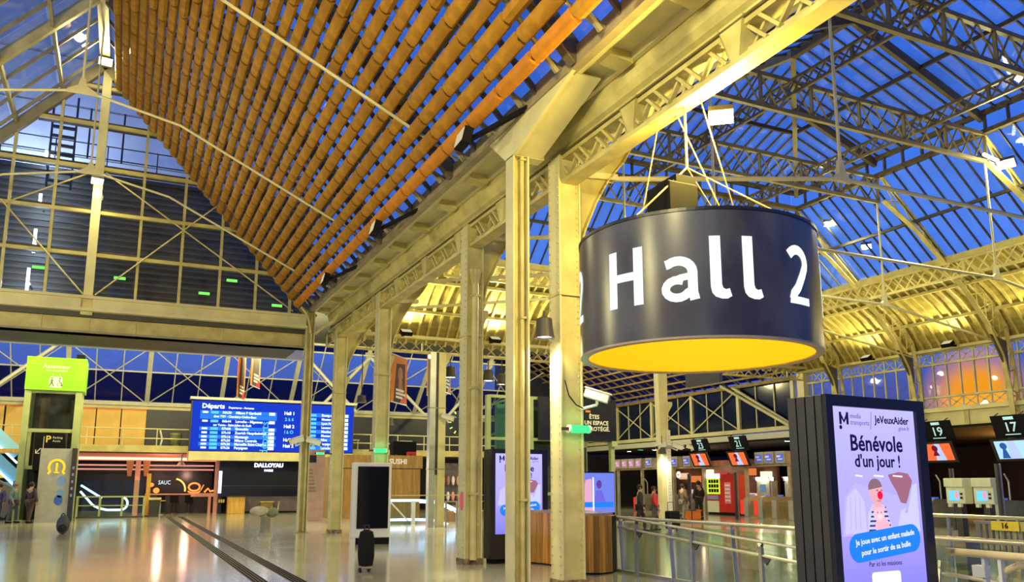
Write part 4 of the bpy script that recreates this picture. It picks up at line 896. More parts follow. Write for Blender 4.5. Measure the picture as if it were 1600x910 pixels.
# ---------------- black upright travel bag and a smeared remnant built as a pale bundle
t = thing('travel_bag', 'tall black soft travel bag standing alone before the white kiosk', 'bag', (4.22, 15.4, 0), R(12))
MB().lathe([(.02, .10), (.13, .12), (.155, .3), (.15, .6), (.12, .74), (.03, .78)], (0, 0, 0), 14).obj('body', BLACKM, t, smooth=True)
MB().path([(-.05, .0, .76), (-.05, 0, .86), (.05, 0, .86), (.05, 0, .76)], .012, 6).obj('handle', BLACK, t)
for q in (-.09, .09): MB().tube((q - .02, .05, .04), (q + .02, .05, .04), .04, 10).obj('wheel', BLACK, t)
for i in range(3): B(-.13, .09, -.14 + i * .03, -.125 + i * .03, .085 - i * .012, .10 - i * .012).obj('foot_strap', GREYP, t)
t = thing('floor_remnant', 'lumpy grey and pale stand-in for a smeared remnant on the open floor', 'bundle', (4.22, 27.5, 0))
MB().lathe([(.0, 0), (.26, 0), (.24, .05), (.17, .12), (.15, .55), (.2, .62), (0, .62)], (4.22, 27.5, 0), 14).obj('stand', mat('lump_grey', (.35, .34, .26), .6, var=.3), t, smooth=True)
MB().sphere((4.02, 27.5, .78), .22, 12, (1.4, 1, .75)).obj('bundle', mat('lump_pale', (.6, .58, .38), .8, var=.3), t, smooth=True); MB().sphere((4.42, 27.5, .74), .2, 12, (1, 1, .8)).obj('dark_pouch', mat('lump_olive', (.22, .24, .14), .8, var=.4), t, smooth=True); MB().tube((4.58, 27.5, .8), (4.62, 27.5, 1.1), .03, 6, .01).obj('strap_end', MATS['lump_pale'], t)

# ================================================================ oak counter, its screen and the stair railing
t = thing('oak_counter', 'curved counter clad in vertical oak strips', 'counter', (8.1, 14.4, 0))
path = [(7.62, 16.1), (7.72, 15.9), (7.92, 15.3), (7.98, 14.9), (7.80, 14.3), (7.70, 13.8), (7.72, 13.35), (7.95, 13.18), (8.25, 13.28), (8.50, 13.52), (8.6, 14.0)]
pl = []
for a, b in zip(path, path[1:]):
    L = math.hypot(b[0] - a[0], b[1] - a[1]); n = max(1, round(L / .085))
    pl += [(a[0] + (b[0] - a[0]) * i / n, a[1] + (b[1] - a[1]) * i / n) for i in range(n)]
pl.append(path[-1])
for i, (a, b) in enumerate(zip(pl, pl[1:])):
    o = random.uniform(0, .012); MB().beam(((a[0] + b[0]) / 2 - o, (a[1] + b[1]) / 2, .03), ((a[0] + b[0]) / 2 - o, (a[1] + b[1]) / 2, 1.04), .05, math.hypot(b[0] - a[0], b[1] - a[1]) * .98, up=((b[0] - a[0]), (b[1] - a[1]), 0)).obj('oak_strip', WOOD, t)
MB().prism([(a - .03, b, 1.04) for a, b in path] + [(8.75, 14.4, 1.04), (8.6, 16.1, 1.04)], (0, 0, .05)).obj('worktop', mat('worktop', (.45, .33, .22), .25, var=.2), t)
MB().prism([(a + .06, b + .02, 0) for a, b in path] + [(8.65, 14.4, 0), (8.5, 16.0, 0)], (0, 0, 1.03)).obj('core', BLACKM, t)
t = thing('counter_screen', 'lavender display panel standing on the oak counter', 'screen', (9.9, 16.6, 0))
B(9.3, 10.40, 16.5, 16.56, .98, 1.88).obj('screen', glow('blue_panel', (.20, .26, .92), .85), t); B(9.28, 10.43, 16.53, 16.6, 0, 1.91).obj('back', BLACK, t)
flat([(9.42, 1.0), (9.55, 1.4), (9.62, 1.72), (9.78, 1.75), (9.80, 1.0)], 16.49, gcol('blush', (.75, .40, .55)), t, 'picture_patch'); flat(disc(9.98, 1.62, .07, .10), 16.49, gcol('kid', (.12, .05, .35)), t, 'picture_patch'); flat([(9.84, 1.2), (9.9, 1.48), (10.05, 1.48), (10.16, 1.2)], 16.488, gcol('kidtop', (.16, .14, .70)), t, 'picture_patch')
flat([(9.5, 1.10), (10.36, 1.10), (10.36, 1.22), (9.5, 1.22)], 16.485, MATS['screen_blue'], t, 'picture_patch'); flat([(9.80, 1.0), (9.84, 1.0), (9.84, 1.78), (9.80, 1.78)], 16.484, gcol('paper', (.9, .9, 1)), t, 'picture_patch')
rl = thing('stair_railing', 'glass and steel railing with sloping handrails in front of the gates', 'railing', (8.55, 9, 0))
MB().tube((8.55, 13.5, 1.0), (8.55, 3.0, 1.0), .03, 10).obj('top_rail', SSTEEL, rl, smooth=True)
B(8.52, 8.58, 3.0, 13.6, 0, .05).obj('base_channel', SSTEEL, rl)
for i, y in enumerate((13.3, 11.75, 10.15, 8.6, 7.0, 5.4, 3.8)):
    MB().beam((8.55, y, .0), (8.49, y, 1.0), .02, .07).obj('post', SSTEEL, rl)
    MB().tube((8.49, y, .93), (8.55, y, .99), .018, 6).obj('saddle', SSTEEL, rl)
    if i: B(8.54, 8.555, y + .05, y + 1.5, .06, .92).obj('glass_panel', GLASSG, rl)
MB().tube((8.38, 13.2, .84), (8.38, 3.4, -.02 + .25), .024, 8).obj('handrail', SSTEEL, rl, smooth=True); MB().tube((8.38, 13.2, 1.02), (8.38, 3.4, .33 + .12), .024, 8).obj('handrail', SSTEEL, rl, smooth=True)
hz_ = lambda y, a, b: a + (b - a) * (13.2 - y) / 9.8
for y in (12.6, 11.0, 9.4, 7.8, 6.2):
    z = hz_(y, 1.02, .45); B(8.35, 8.40, y - .03, y + .03, 0, z - .07).obj('handrail_post', SSTEEL, rl); MB().tube((8.38, y, z - .08), (8.38, y - .05, z), .02, 6).obj('rail_bracket', STEELD, rl); z2 = hz_(y - .15, .84, .23); MB().prism([(8.36, y - .2, z2 - .02), (8.36, y - .02, z2), (8.36, y - .1, z2 - .12)], (.03, 0, 0)).obj('rail_gusset', STEELD, rl)
r2 = thing('approach_railing', 'short steel railing beyond the advertising column towards the ticket machines', 'railing', (15, 11, 0))
MB().tube((15.1, 13.2, 1.0), (14.8, 8.6, 1.0), .035, 8).obj('top_rail', SSTEEL, r2); 
for y in (13.0, 11.4, 9.9, 8.8): MB().tube((14.75 + .076 * (y - 8.6) + .05, y, 0), (14.75 + .076 * (y - 8.6) + .05, y, 1.0), .035, 8).obj('post', SSTEEL, r2)
MB().tube((8.6, 6.7, .72), (7.0, 5.5, .62), .03, 8).obj('low_rail', SSTEEL, r2)
r3 = thing('wooden_handrail', 'thick pale handrail with curved return at the frame corner', 'handrail', (6.9, 4.6, 0))
MB().tube((6.92, 5.30, 1.0), (6.92, 3.2, 1.0), .034, 12).obj('rail', mat('pale_wood', (.72, .58, .30), .4, var=.2), r3, smooth=True)
MB().path([(6.98, 4.85, .78), (6.98, 4.80, .86), (6.98, 4.68, .92), (6.98, 4.5, .95), (6.98, 4.2, .96)], .03, 10).obj('curved_return', MATS['pale_wood'], r3, smooth=True)
for y in (4.95, 4.80): MB().beam((6.94, y, 0), (6.94, y, .97), .03, .05).obj('post', WHITEP, r3)
B(6.90, 6.98, 4.93, 5.05, .80, .90).obj('bracket', WHITEP, r3)
t = thing('steel_bollard_panel', 'grey brown upright panel behind the wooden handrail', 'post', (9.0, 6.75, 0)); B(8.95, 9.2, 6.6, 6.75, 0, .97).obj('panel', mat('panel_taupe', (.24, .20, .15), .5, var=.2), t); B(8.93, 9.22, 6.58, 6.77, .97, .99).obj('cap', SSTEEL, t); B(9.04, 9.12, 6.585, 6.6, .62, .66).obj('slot', BLACK, t)
t = thing('slatted_barrier', 'steel barrier of upright slats with a yellow notice', 'barrier', (14, 9.4, 0))
for i in range(16): B(13.98, 14.03, 10.0 - i * .11, 10.06 - i * .11, .42, .92).obj('slat', mat('slat_olive', (.36, .34, .22), .45, metal=.3, var=.3), t)
B(13.96, 14.05, 8.2, 10.1, .36, .42).obj('bottom_bar', SSTEEL, t); B(13.96, 14.05, 8.2, 10.1, .92, .97).obj('top_bar', SSTEEL, t)
for y in (10.05, 9.1, 8.25): B(13.97, 14.04, y - .03, y + .03, 0, .95).obj('post', SSTEEL, t)
B(13.93, 13.96, 9.25, 9.75, .82, .98).obj('yellow_notice', YELLOW, t); text('16', .13, DARKT, (13.925, 9.5, .90), FACEX, t, .004); B(13.93, 13.96, 8.6, 9.22, .82, .98).obj('olive_notice', mat('olive_sign', (.45, .42, .15), .5), t)
# ================================================================ far side: departures board
t = thing('departures_board', 'wide blue electronic departures board hung on the far mezzanine', 'display board', (7.5, 47.5, 3.2))
BX0, BX1, BZ0, BZ1 = 3.14, 12.0, 3.46, 6.16
bs_ = B(BX0, BX1, 47.5, 47.9, BZ0, BZ1).obj('screen', glow('board_blue', (.012, .045, .55), 1.0), t)
B(BX0 - .06, BX1 + .06, 47.55, 48.0, BZ0 - .04, BZ1 + .06).obj('casing', STEELD, t)
B(BX0 - .15, BX1 + .15, 47.3, 48.0, BZ1 + .06, BZ1 + .2).obj('hood', STEELL, t)
B(BX0 - .05, BX1 + .05, 47.45, 48.5, BZ0 - .52, BZ0 - .05).obj('lower_fascia', PAINT2, t)
LBL = glow('board_light', (.03, .22, .90), 1.0); WT = glow('board_white', (.75, .88, 1), 1.6); CY = glow('board_cyan', (.12, .60, .95), 1.1)
yb = 47.49
def brow(x0, x1, z, light, name, tm, sub=None, h=.2):
    if light: flat([(x0, z - h / 2), (x1, z - h / 2), (x1, z + h / 2), (x0, z + h / 2)], yb, LBL, bs_, 'row_band', .005)
    flat([(x0 + .12, z - .05), (x0 + .40, z - .05), (x0 + .40, z + .05), (x0 + .12, z + .05)], yb - .004, WT, bs_, 'train_tag', .003); flat([(x0 + .55, z - .07), (x0 + .95, z - .07), (x0 + .95, z + .07), (x0 + .55, z + .07)], yb - .004, CY, bs_, 'train_tag', .003)
    text(tm, .19, WT, (x0 + 1.15, yb - .006, z), FACE, bs_, .004, .002, 'LEFT'); text(name, .20, WT, (x0 + 1.85, yb - .006, z), FACE, bs_, .005, .002, 'LEFT', .92)
    flat([(x1 - .42, z - .08), (x1 - .1, z - .08), (x1 - .1, z + .08), (x1 - .42, z + .08)], yb - .004, WT, bs_, 'track_tag', .003)
L0, L1 = 3.55, 7.62
text('Départs', .36, WT, (3.62, yb - .006, 5.88), FACE, bs_, .012, .002, 'LEFT'); text('Departures - Partenze', .15, WT, (5.0, yb - .006, 5.83), FACE, bs_, .004, .002, 'LEFT')
rows = [(5.55, 1, 'Milano P Garibaldi', '06h30'), (5.07, 0, 'Laroche - Migennes', '06h44'), (4.66, 1, 'Grenoble', '07h00'), (4.44, 0, 'Zuerich Hauptbahnhof', '07h10'), (4.22, 1, 'Montargis', '07h16'), (4.02, 0, 'Milano Centrale', '07h20'), (3.82, 1, 'Marseille Saint-Charles', '07h20'), (3.62, 0, 'Perpignan', '07h26')]
for z, l, n_, tm in rows: brow(L0, L1, z, l, n_, tm)
flat([(L0, 5.18), (L1, 5.18), (L1, 5.44), (L0, 5.44)], yb, LBL, bs_, 'row_band', .005)
text('dont TGV - Chambéry-Challes-Eaux', .18, WT, (L0 + .7, yb - .006, 5.33), FACE, bs_, .004, .002, 'LEFT', .85); text('sur Yonne - Saint-Julien-du-Sault', .18, WT, (L0 + .7, yb - .006, 4.86), FACE, bs_, .004, .002, 'LEFT', .85)
text('départs', .62, CY, (L1 - .62, yb - .008, 4.2), (R(90), R(-90), 0), bs_, .0, .002)
for z, s_, m_ in ((5.62, 'Hall 1', WT), (5.28, '2 à 6', CY), (4.88, 'Hall 2', WT), (4.56, 'I à O', CY), (4.12, 'Hall 3', WT), (3.78, 'Hall 2', WT)): text(s_, .25, m_, (8.32, yb - .006, z), FACE, bs_, .008, .002)
R0, R1_ = 9.0, 11.75
for i, n_ in enumerate(('Bourg-en', 'Montereau', 'Lyon Part', 'Lausanne', 'Moulins', 'Montargis', 'Nice', 'Perpignan', 'Laroche')):
    z = 5.58 - i * .235
    if i % 2 == 0: flat([(R0, z - .11), (R1_, z - .11), (R1_, z + .11), (R0, z + .11)], yb, LBL, bs_, 'row_band', .005)
    flat([(R0 + .1, z - .06), (R0 + .36, z - .06), (R0 + .36, z + .06), (R0 + .1, z + .06)], yb - .004, WT, bs_, 'train_tag', .003); flat([(R0 + .5, z - .07), (R0 + .85, z - .07), (R0 + .85, z + .07), (R0 + .5, z + .07)], yb - .004, CY, bs_, 'train_tag', .003)
    text(n_, .2, WT, (R0 + 1.15, yb - .006, z), FACE, bs_, .005, .002, 'LEFT', .9); flat([(R1_ - .28, z - .08), (R1_ - .05, z - .08), (R1_ - .05, z + .08), (R1_ - .28, z + .08)], yb - .004, WT, bs_, 'track_tag', .003)
text('départs', .56, CY, (R1_ - .5, yb - .008, 4.5), (R(90), R(-90), 0), bs_, .0, .002)
# ---------------- mezzanine rail, lit panels and bits on the deck
mr_ = thing('mezzanine_rail', 'slim steel balustrade along the far mezzanine edge', 'railing', (4, 48.6, 3.62))
for z in (4.1, 4.62): MB().tube((-16, 48.62, z), (24, 48.62, z), .035, 6).obj('rail', PAINT2, mr_)
for i in range(24): MB().tube((-15.5 + i * 1.7, 48.62, 3.7), (-15.5 + i * 1.7, 48.62, 4.64), .03, 6).obj('post', PAINT2, mr_)
LITP = mat('lit_ply', (.72, .45, .10), .5, var=.2, vscale=.8, emit=(.8, .42, .05), estr=.22)  # warm light on the plywood put in as faint emission
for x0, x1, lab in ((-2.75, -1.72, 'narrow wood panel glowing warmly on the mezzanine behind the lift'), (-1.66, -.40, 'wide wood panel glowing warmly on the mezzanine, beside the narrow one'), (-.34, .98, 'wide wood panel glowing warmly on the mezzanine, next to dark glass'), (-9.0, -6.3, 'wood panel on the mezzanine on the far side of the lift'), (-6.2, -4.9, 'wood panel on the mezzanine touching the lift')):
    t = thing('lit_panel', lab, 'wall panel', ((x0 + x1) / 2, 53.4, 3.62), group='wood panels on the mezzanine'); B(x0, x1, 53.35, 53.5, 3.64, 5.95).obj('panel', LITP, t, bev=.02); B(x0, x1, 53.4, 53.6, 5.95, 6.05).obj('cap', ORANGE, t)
t = thing('mezzanine_bin', 'olive bin standing at the mezzanine rail beside the departures board', 'bin', (2.5, 49.3, 3.62)); MB().lathe([(.24, 0), (.3, .75), (.26, .78), (0, .78)], (2.5, 49.3, 3.62), 14).obj('body', mat('olive_bin', (.22, .22, .08), .5, var=.3), t, smooth=True); MB().lathe([(.31, .75), (.31, .82), (.2, .84)], (2.5, 49.3, 3.62), 14).obj('rim', PAINT, t)
t = thing('mezzanine_stand', 'thin white stand beside the olive mezzanine bin', 'stand', (1.75, 49.3, 3.62)); MB().path([(1.7, 49.3, 3.62), (1.8, 49.3, 4.1), (1.66, 49.3, 4.6)], .05, 8).obj('pole', WHITEP, t); MB().lathe([(.16, 0), (.16, .04), (0, .04)], (1.7, 49.3, 3.62), 12).obj('base', WHITEP, t)
for x, lab in ((12.6, 'white table frame on the mezzanine beside the departures board'), (14.3, 'white table frame on the mezzanine over the wooden pavilion'), (16.0, 'white box seat on the mezzanine behind the pale posts')):
    t = thing('mezzanine_table', lab, 'table', (x, 50, 3.62), group='mezzanine tables'); B(x - .4, x + .4, 49.7, 50.2, 4.3, 4.36).obj('top', WHITEP, t)
    for q in (-.35, .35): B(x + q - .03, x + q + .03, 49.9, 50, 3.62, 4.3).obj('leg', WHITEP, t)
# ---------------- banners
def banner(p0, p1, z0, z1, lab, face=True, slant=0):
    t = thing('hanging_banner', lab, 'banner', (p0[0], p0[1], z0), group='orange portrait banners'); a = Vector((p0[0], p0[1], 0)); b = Vector((p1[0], p1[1], 0)); d = b - a; nrm = Vector((d.y, -d.x, 0)).normalized()
    P = lambda u, z, o=0: a + d * u + nrm * o + Vector((0, 0, z))
    MB().prism([P(0, z0), P(1, z0), P(1, z1), P(0, z1)], -nrm * .02).obj('cloth', mat('banner_orange', (.88, .30, .025), .7, var=.15), t)
    MB().prism([P(.16, z0 + .02, .004), P(.86, z0 + .02, .004), P(.86, z1 - .25, .004), P(.3, z1 - .35, .004)], nrm * .003).obj('dark_photo', mat('banner_dark', (.05, .03, .05), .7, var=.3), t)
    if face:
        zc = z0 + (z1 - z0) * .62; 
        m = MB(); m.add([P(.55 + .16 * math.cos(R(q)), zc + .30 * math.sin(R(q)), .012) for q in range(0, 360, 24)], [tuple(range(15))]); m.obj('portrait_face', mat('banner_skin', (.42, .20, .12), .7, var=.3), t)
        MB().prism([P(.40, z0 + .45, .012), P(.76, z0 + .45, .012), P(.68, zc - .25, .012), P(.46, zc - .25, .012)], nrm * .002).obj('portrait_shoulders', MATS['banner_skin'], t)
    ang = math.atan2(d.y, d.x)
    for i, s_ in enumerate(('LA VIE', 'BOOSTÉE')) if False else (): pass
    for i, w_ in enumerate((.5, .62, .42)): MB().prism([P(.28, z0 + .50 - i * .15, .016), P(.28 + w_, z0 + .50 - i * .15, .016), P(.28 + w_, z0 + .60 - i * .15, .016), P(.28, z0 + .60 - i * .15, .016)], nrm * .002).obj('slogan_line', WHITET, t)
    MB().prism([P(.55, z0 + .02, .008), P(1, z0 + .02, .008), P(1, z0 + .30, .008), P(.7, z0 + .30, .008)], nrm * .002).obj('red_corner', RED, t)
    MB().tube(P(0, z0), P(1, z0), .025, 6).obj('bottom_bar', WHITEP, t); MB().tube(P(0, z1), P(1, z1), .025, 6).obj('top_bar', WHITEP, t)
    for u in (.1, .9): MB().tube(P(u, z1), P(u, 10.2 if p0[1] > 38 else z1 + .3), .01, 5).obj('wire', STEELD, t)
    if p0[1] < 38: MB().path([P(.9, z1 + .3), P(.1, z1 + .3), (p0[0], 31.0, 7.36)], .02, 6).obj('support_arm', STEELD, t)
banner((4.45, 39.2), (4.95, 40.6), 5.6, 8.0, 'orange banner with dark print hung beside its taller twin over the hall', False); banner((5.02, 39.2), (5.66, 40.8), 6.2, 8.55, 'orange banner over the hall, touching the gable corner', False)
banner((9.72, 32.4), (10.85, 33.8), 5.0, 7.0, 'orange banner printed with a portrait between two columns'); banner((11.45, 32.6), (11.85, 34.0), 5.5, 7.25, 'narrow orange banner squeezed beside the pale posts', False); banner((12.2, 33.0), (12.95, 34.0), 5.6, 6.75, 'orange banner mostly behind the downpipe column', False)
# ---------------- pale twin posts carrying the far girder, thin gate-side column
t = thing('twin_posts', 'pair of pale steel posts bolted side by side under the far girder', 'column', (10.95, 30.6, 0)); B(10.76, 11.0, 30.5, 30.8, 0, 6.85).obj('post', STEELL, t); B(11.12, 11.42, 30.5, 30.8, 0, 6.85).obj('post', PAINT2, t); B(11.0, 11.12, 30.55, 30.7, 2, 6.85).obj('gap_plate', STEELD, t)
for z in (2.2, 4.6): B(10.74, 11.44, 30.48, 30.82, z, z + .04).obj('band', GREYP, t)
MB().prism([(11.42, 30.5, 6.85), (11.7, 30.5, 6.85), (11.42, 30.5, 6.3)], (0, .3, 0)).obj('bracket', PAINT, t)
t = thing('thin_column', 'thin pale column with a pitted guard strip in front of the gates', 'column', (22.3, 31.2, 0)); MB().beam((22.3, 31.2, 0), (22.3, 31.2, 7.0), .38, .36, up=(0, 1, 0), w2=.5).obj('shaft', PAINT2, t); B(22.38, 22.6, 30.98, 31.02, 0, 4.1).obj('guard_strip', WHITEP, t); B(22.05, 22.65, 30.95, 31.4, 3.25, 3.4).obj('clamp', STEELL, t)
MB().prism([(22.4, 31.0, 5.4), (22.78, 31.0, 5.4), (22.78, 31.0, 5.25), (22.55, 31.0, 4.9), (22.5, 31.0, 4.4), (22.4, 31.0, 4.4)], (0, .36, 0)).obj('console', PAINT2, t)
m = MB()
for i in range(26):
    for j in range(2): m.box(22.43 + j * .09, 22.46 + j * .09, 30.975, 30.985, .3 + i * .14, .33 + i * .14)
m.obj('pits', GREYP, t, kind='stuff')
# ---------------- lift tower
t = thing('lift_tower', 'green framed glass lift tower with lime sign panel on top', 'lift', (-3.1, 43, 0))
for x in (-4.15, -2.12):
    for y in (42.4, 44.2): B(x - .13, x + .13, y - .13, y + .13, 0, 7.3).obj('corner_post', GREENST, t)
for z in (2.3, 3.95, 5.72): B(-4.1, -2.1, 42.32, 42.5, z, z + .16).obj('cross_bar', GREENST, t)
fr = B(-4.30, -1.95, 42.2, 42.3, 5.85, 7.35).obj('sign_panel', GREEN, t); B(-1.95, -1.9, 42.2, 44.2, 5.85, 7.35).obj('side_panel', GREEN, t)
text('Ascenseur', .26, WHITET, (-3.1, 42.19, 6.93), FACE, fr, .002); text('vers mezzanine', .14, WHITET, (-3.1, 42.19, 6.75), FACE, fr, .0) 
fr2 = MB().prism([(x, 42.195, z) for x, z in disc(-3.30, 6.22, .06, .25, 8, 90, 270) + disc(-2.88, 6.22, .06, .25, 8, -90, 90)], (0, .006, 0)).obj('pictogram_plate', WHITET, fr)
DG = mat('deep_green', (.08, .22, .01), .5)
for q, nm in ((-3.25, 'walker'), (-2.93, 'wheelchair')):
    m = MB().lathe([(0, 0), (.035, 0)], (0, 0, 0), 10); m.v = [Vector((q + a.x, 42.187, 6.40 + a.y)) for a in m.v]; m.obj('pictogram_head', DG, fr)
    if nm == 'walker': MB().prism([(q - .05, 42.188, 6.34), (q + .05, 42.188, 6.34), (q + .04, 42.188, 6.2), (q + .10, 42.188, 6.03), (q + .06, 42.188, 6.03), (q, 42.188, 6.17), (q - .06, 42.188, 6.03), (q - .1, 42.188, 6.03), (q - .04, 42.188, 6.2)], (0, .002, 0)).obj('pictogram_body', DG, fr)
    else:
        m = MB()
        for qd in ribbon(arc(q - .01, 6.12, .085, .085, 120, 420, 12), .025) + ribbon([(q - .02, 6.36), (q - .01, 6.2), (q + .06, 6.2), (q + .10, 6.05)], .035): m.add([(a, 42.187, b) for a, b in qd], [(0, 1, 2, 3)])
        m.obj('pictogram_body', DG, fr)
for i, x in enumerate((-3.22, -2.95)): B(x - .02, x + .02, 42.185, 42.195, 6.54, 6.60).obj('arrow_mark', WHITET, fr)
B(-4.0, -2.25, 42.36, 42.39, 4.1, 5.7).obj('glass_front', GLASSD, t); B(-4.0, -2.25, 42.36, 42.39, .1, 2.3).obj('glass_front', GLASSD, t); B(-4.0, -2.25, 44.1, 44.3, .1, 5.8).obj('rear_wall', BLACKM, t)
for x in (-3.75, -3.1, -2.55): B(x - .06, x + .06, 43.2, 43.4, .2, 5.7).obj('guide_rail', STEELD, t)
B(-3.05, -2.6, 43.0, 43.15, 3.9, 5.8).obj('control_cabinet', mat('cab_green', (.18, .26, .20), .4), t); B(-3.7, -3.35, 43.6, 43.7, 3.9, 5.6).obj('shaft_panel', WOODP, t)
for x in (-2.75, -2.42): B(x, x + .1, 42.9, 43, 4.6, 5.5).obj('shaft_box', GREYP, t)
B(-2.35, -2.0, 42.25, 42.36, 7.35, 7.55).obj('roof_box', BLACKM, t)
t = thing('parking_sign', 'black direction sign with yellow letter P fixed to the lift tower', 'sign', (-3.1, 42.1, 2.2)); s = MB().prism([(-3.68, 42.0, 3.92), (-2.52, 42.0, 3.92), (-2.42, 42.0, 3.1), (-2.9, 42.0, 3.1), (-2.9, 42.0, 2.25), (-3.66, 42.0, 2.25)], (0, .27, 0)).obj('panel', BLACKM, t)
text('P', .42, YELLOW, (-3.15, 41.99, 3.62), FACE, s, .008); text('Parking', .13, WHITET, (-2.98, 41.99, 3.7), FACE, s, 0, .004, 'LEFT'); text('Accès', .13, WHITET, (-2.98, 41.99, 3.55), FACE, s, 0, .004, 'LEFT'); B(-3.33, -3.31, 41.99, 42.0, 2.5, 3.75).obj('divider', WHITET, t); text('↓', .3, WHITET, (-3.5, 41.99, 3.0), FACE, s) if False else None
m = MB()
for qd in ribbon([(-3.42, 3.22), (-3.58, 3.02)], .035) + ribbon([(-3.60, 3.16), (-3.60, 3.0), (-3.44, 3.0)], .035): m.add([(a, 41.99, b) for a, b in qd], [(0, 1, 2, 3)])
m.obj('arrow', WHITET, s)
t = thing('totem', 'pale grey totem with yellow horseshoe one emblem beside the glass stairwell', 'totem sign', (-2.7, 43, 0)); b_ = B(-3.35, -2.12, 42.0 - .6, 41.6, 0, 3.2).obj('body', mat('totem_grey', (.50, .50, .44), .4, var=.15), t); B(-2.12, -1.92, 41.3, 41.7, 0, 3.22).obj('edge', BLACK, t)
m = MB()
for qd in ribbon([(-3.0, 2.08)] + arc(-2.68, 2.38, .30, .32, 215, -35, 16) + [(-2.36, 2.08)], .10): m.add([(a, 41.385, b) for a, b in qd], [(0, 1, 2, 3)])
m.obj('horseshoe', mat('sign_yellow', (.9, .66, .02), .4, emit=(.9, .6, 0), estr=.4), b_); text('1', .50, MATS['sign_yellow'], (-2.68, 41.385, 2.36), FACE, b_, .02); B(-2.78, -2.56, 41.38, 41.39, 2.12, 2.18).obj('emblem_foot', MATS['sign_yellow'], b_)
for x, z, rr, m_ in ((-2.45, 1.78, .17, mat('print_blue', (.2, .4, .75), .5)), (-2.5, .95, .17, mat('print_blue2', (.03, .14, .6), .5)), (-2.46, 1.25, .15, MATS['print_blue'])):
    mm_ = MB(); mm_.add([(x + rr * math.cos(R(q)), 41.39, z + rr * 1.3 * math.sin(R(q))) for q in range(0, 360, 30)], [tuple(range(12))]); mm_.obj('print', m_, b_)
for i in range(5): B(-2.06, -1.98, 41.29, 41.30, 1.1 + i * .3, 1.22 + i * .3).obj('edge_icon', mat('icon_violet', (.3, .3, .7), .5), t)
# ---------------- escalators with blue light at the far side of the lift
t = thing('escalator', 'escalator with glowing blue skirt rising beside the lift tower', 'escalator', (-6, 44, 0))
for k, (za, zb) in enumerate(((4.7, 2.9), (3.6, 1.8))):
    MB().beam((-6.6, 44 + k * .6, za + .4), (-4.45, 44 + k * .6, zb + .1), .08, .55).obj('side_panel', mat('esc_glass', (.25, .5, .6), .2, emit=(.1, .35, .5), estr=.3), t); MB().beam((-6.6, 43.9 + k * .6, za), (-4.45, 43.9 + k * .6, zb - .3), .06, .08).obj('light_strip', glow('esc_blue', (.35, .65, 1), 4), t)
MB().beam((-6.6, 44.6, 1.9), (-4.45, 44.6, .7), 1.0, 1.3).obj('truss', mat('esc_grey', (.15, .14, .13), .5), t); B(-6.7, -4.4, 43.8, 44.9, 3.05, 3.25).obj('landing', WOODP, t)
t = thing('yellow_stand', 'yellow fronted sales stand behind the waiting people', 'stall', (-5, 46.5, 0)); B(-6.5, -4.4, 46.2, 47.0, 1.95, 2.4).obj('header', mat('stand_yellow', (.9, .75, .08), .4, emit=(.8, .65, .05), estr=.5), t); B(-6.5, -4.0, 46.3, 47.2, 0, .95).obj('counter', mat('stand_brown', (.28, .2, .1), .5), t); B(-5.15, -4.75, 46.15, 46.2, .9, 1.75).obj('blue_screen', glow('stand_blue', (.05, .35, .9), 1.2), t); B(-4.6, -4.0, 46.2, 46.9, 1.9, 2.05).obj('shelf', GREYP, t)
for x in (-6.4, -4.45): B(x - .04, x + .04, 46.5, 46.6, .9, 2.0).obj('upright', STEELD, t)
# ---------------- glazed stairwell
def balustrade(x0, x1, y, lab, yb_=None):
    t = thing('stairwell_balustrade', lab, 'balustrade', ((x0 + x1) / 2, y, 0), group='stairwell balustrades'); n = max(2, round((x1 - x0) / 1.0))
    B(x0, x1, y - .03, y + .03, 1.0, 1.07).obj('rail', GREENST, t); B(x0, x1, y - .02, y + .02, .58, .63).obj('mid_rail', GREENST, t); B(x0, x1, y - .08, y + .08, 0, .08).obj('kerb', STEELD, t)
    for i in range(n + 1): xx = x0 + (x1 - x0) * i / n; B(xx - .05, xx + .05, y - .05, y + .05, 0, 1.07).obj('post', GREENST, t)
    for i in range(n): xx = x0 + (x1 - x0) * i / n; B(xx + .06, xx + (x1 - x0) / n - .06, y - .01, y + .01, .1, 1.85).obj('glass_panel', GLASSG, t)
    return t
balustrade(-1.95, 1.05, 46.0, 'glass balustrade round the stairwell beside the grey totem'); balustrade(-7.2, -3.7, 45.8, 'glass balustrade behind the waiting people')
t = thing('escalator', 'escalator end with bright blue curved handrail inside the glass balustrade', 'escalator', (-.6, 47, 0))
m = MB(); hp = [(-1.9, 47, 1.30)] + [(-1.3, 47, .62), (-1.0, 47, .45), (-.6, 47, .36), (0.0, 47, .36)] + [(0.0 + .30 * math.sin(R(q)), 47, .68 - .32 * math.cos(R(q))) for q in range(15, 170, 18)]
m.path([Vector(p) for p in hp], .055, 6).obj('glowing_handrail', glow('esc_white', (.5, .72, 1), 4), t); MB().beam((-1.9, 47.2, 1.6), (-.9, 47.2, .95), .04, .1).obj('second_handrail', MATS['esc_blue'], t); B(-1.9, .2, 46.95, 47.6, 0, .3).obj('truss', MATS['esc_grey'], t); B(-1.2, .1, 47.05, 47.09, .4, .9).obj('balustrade_glass', GLASSD, t)
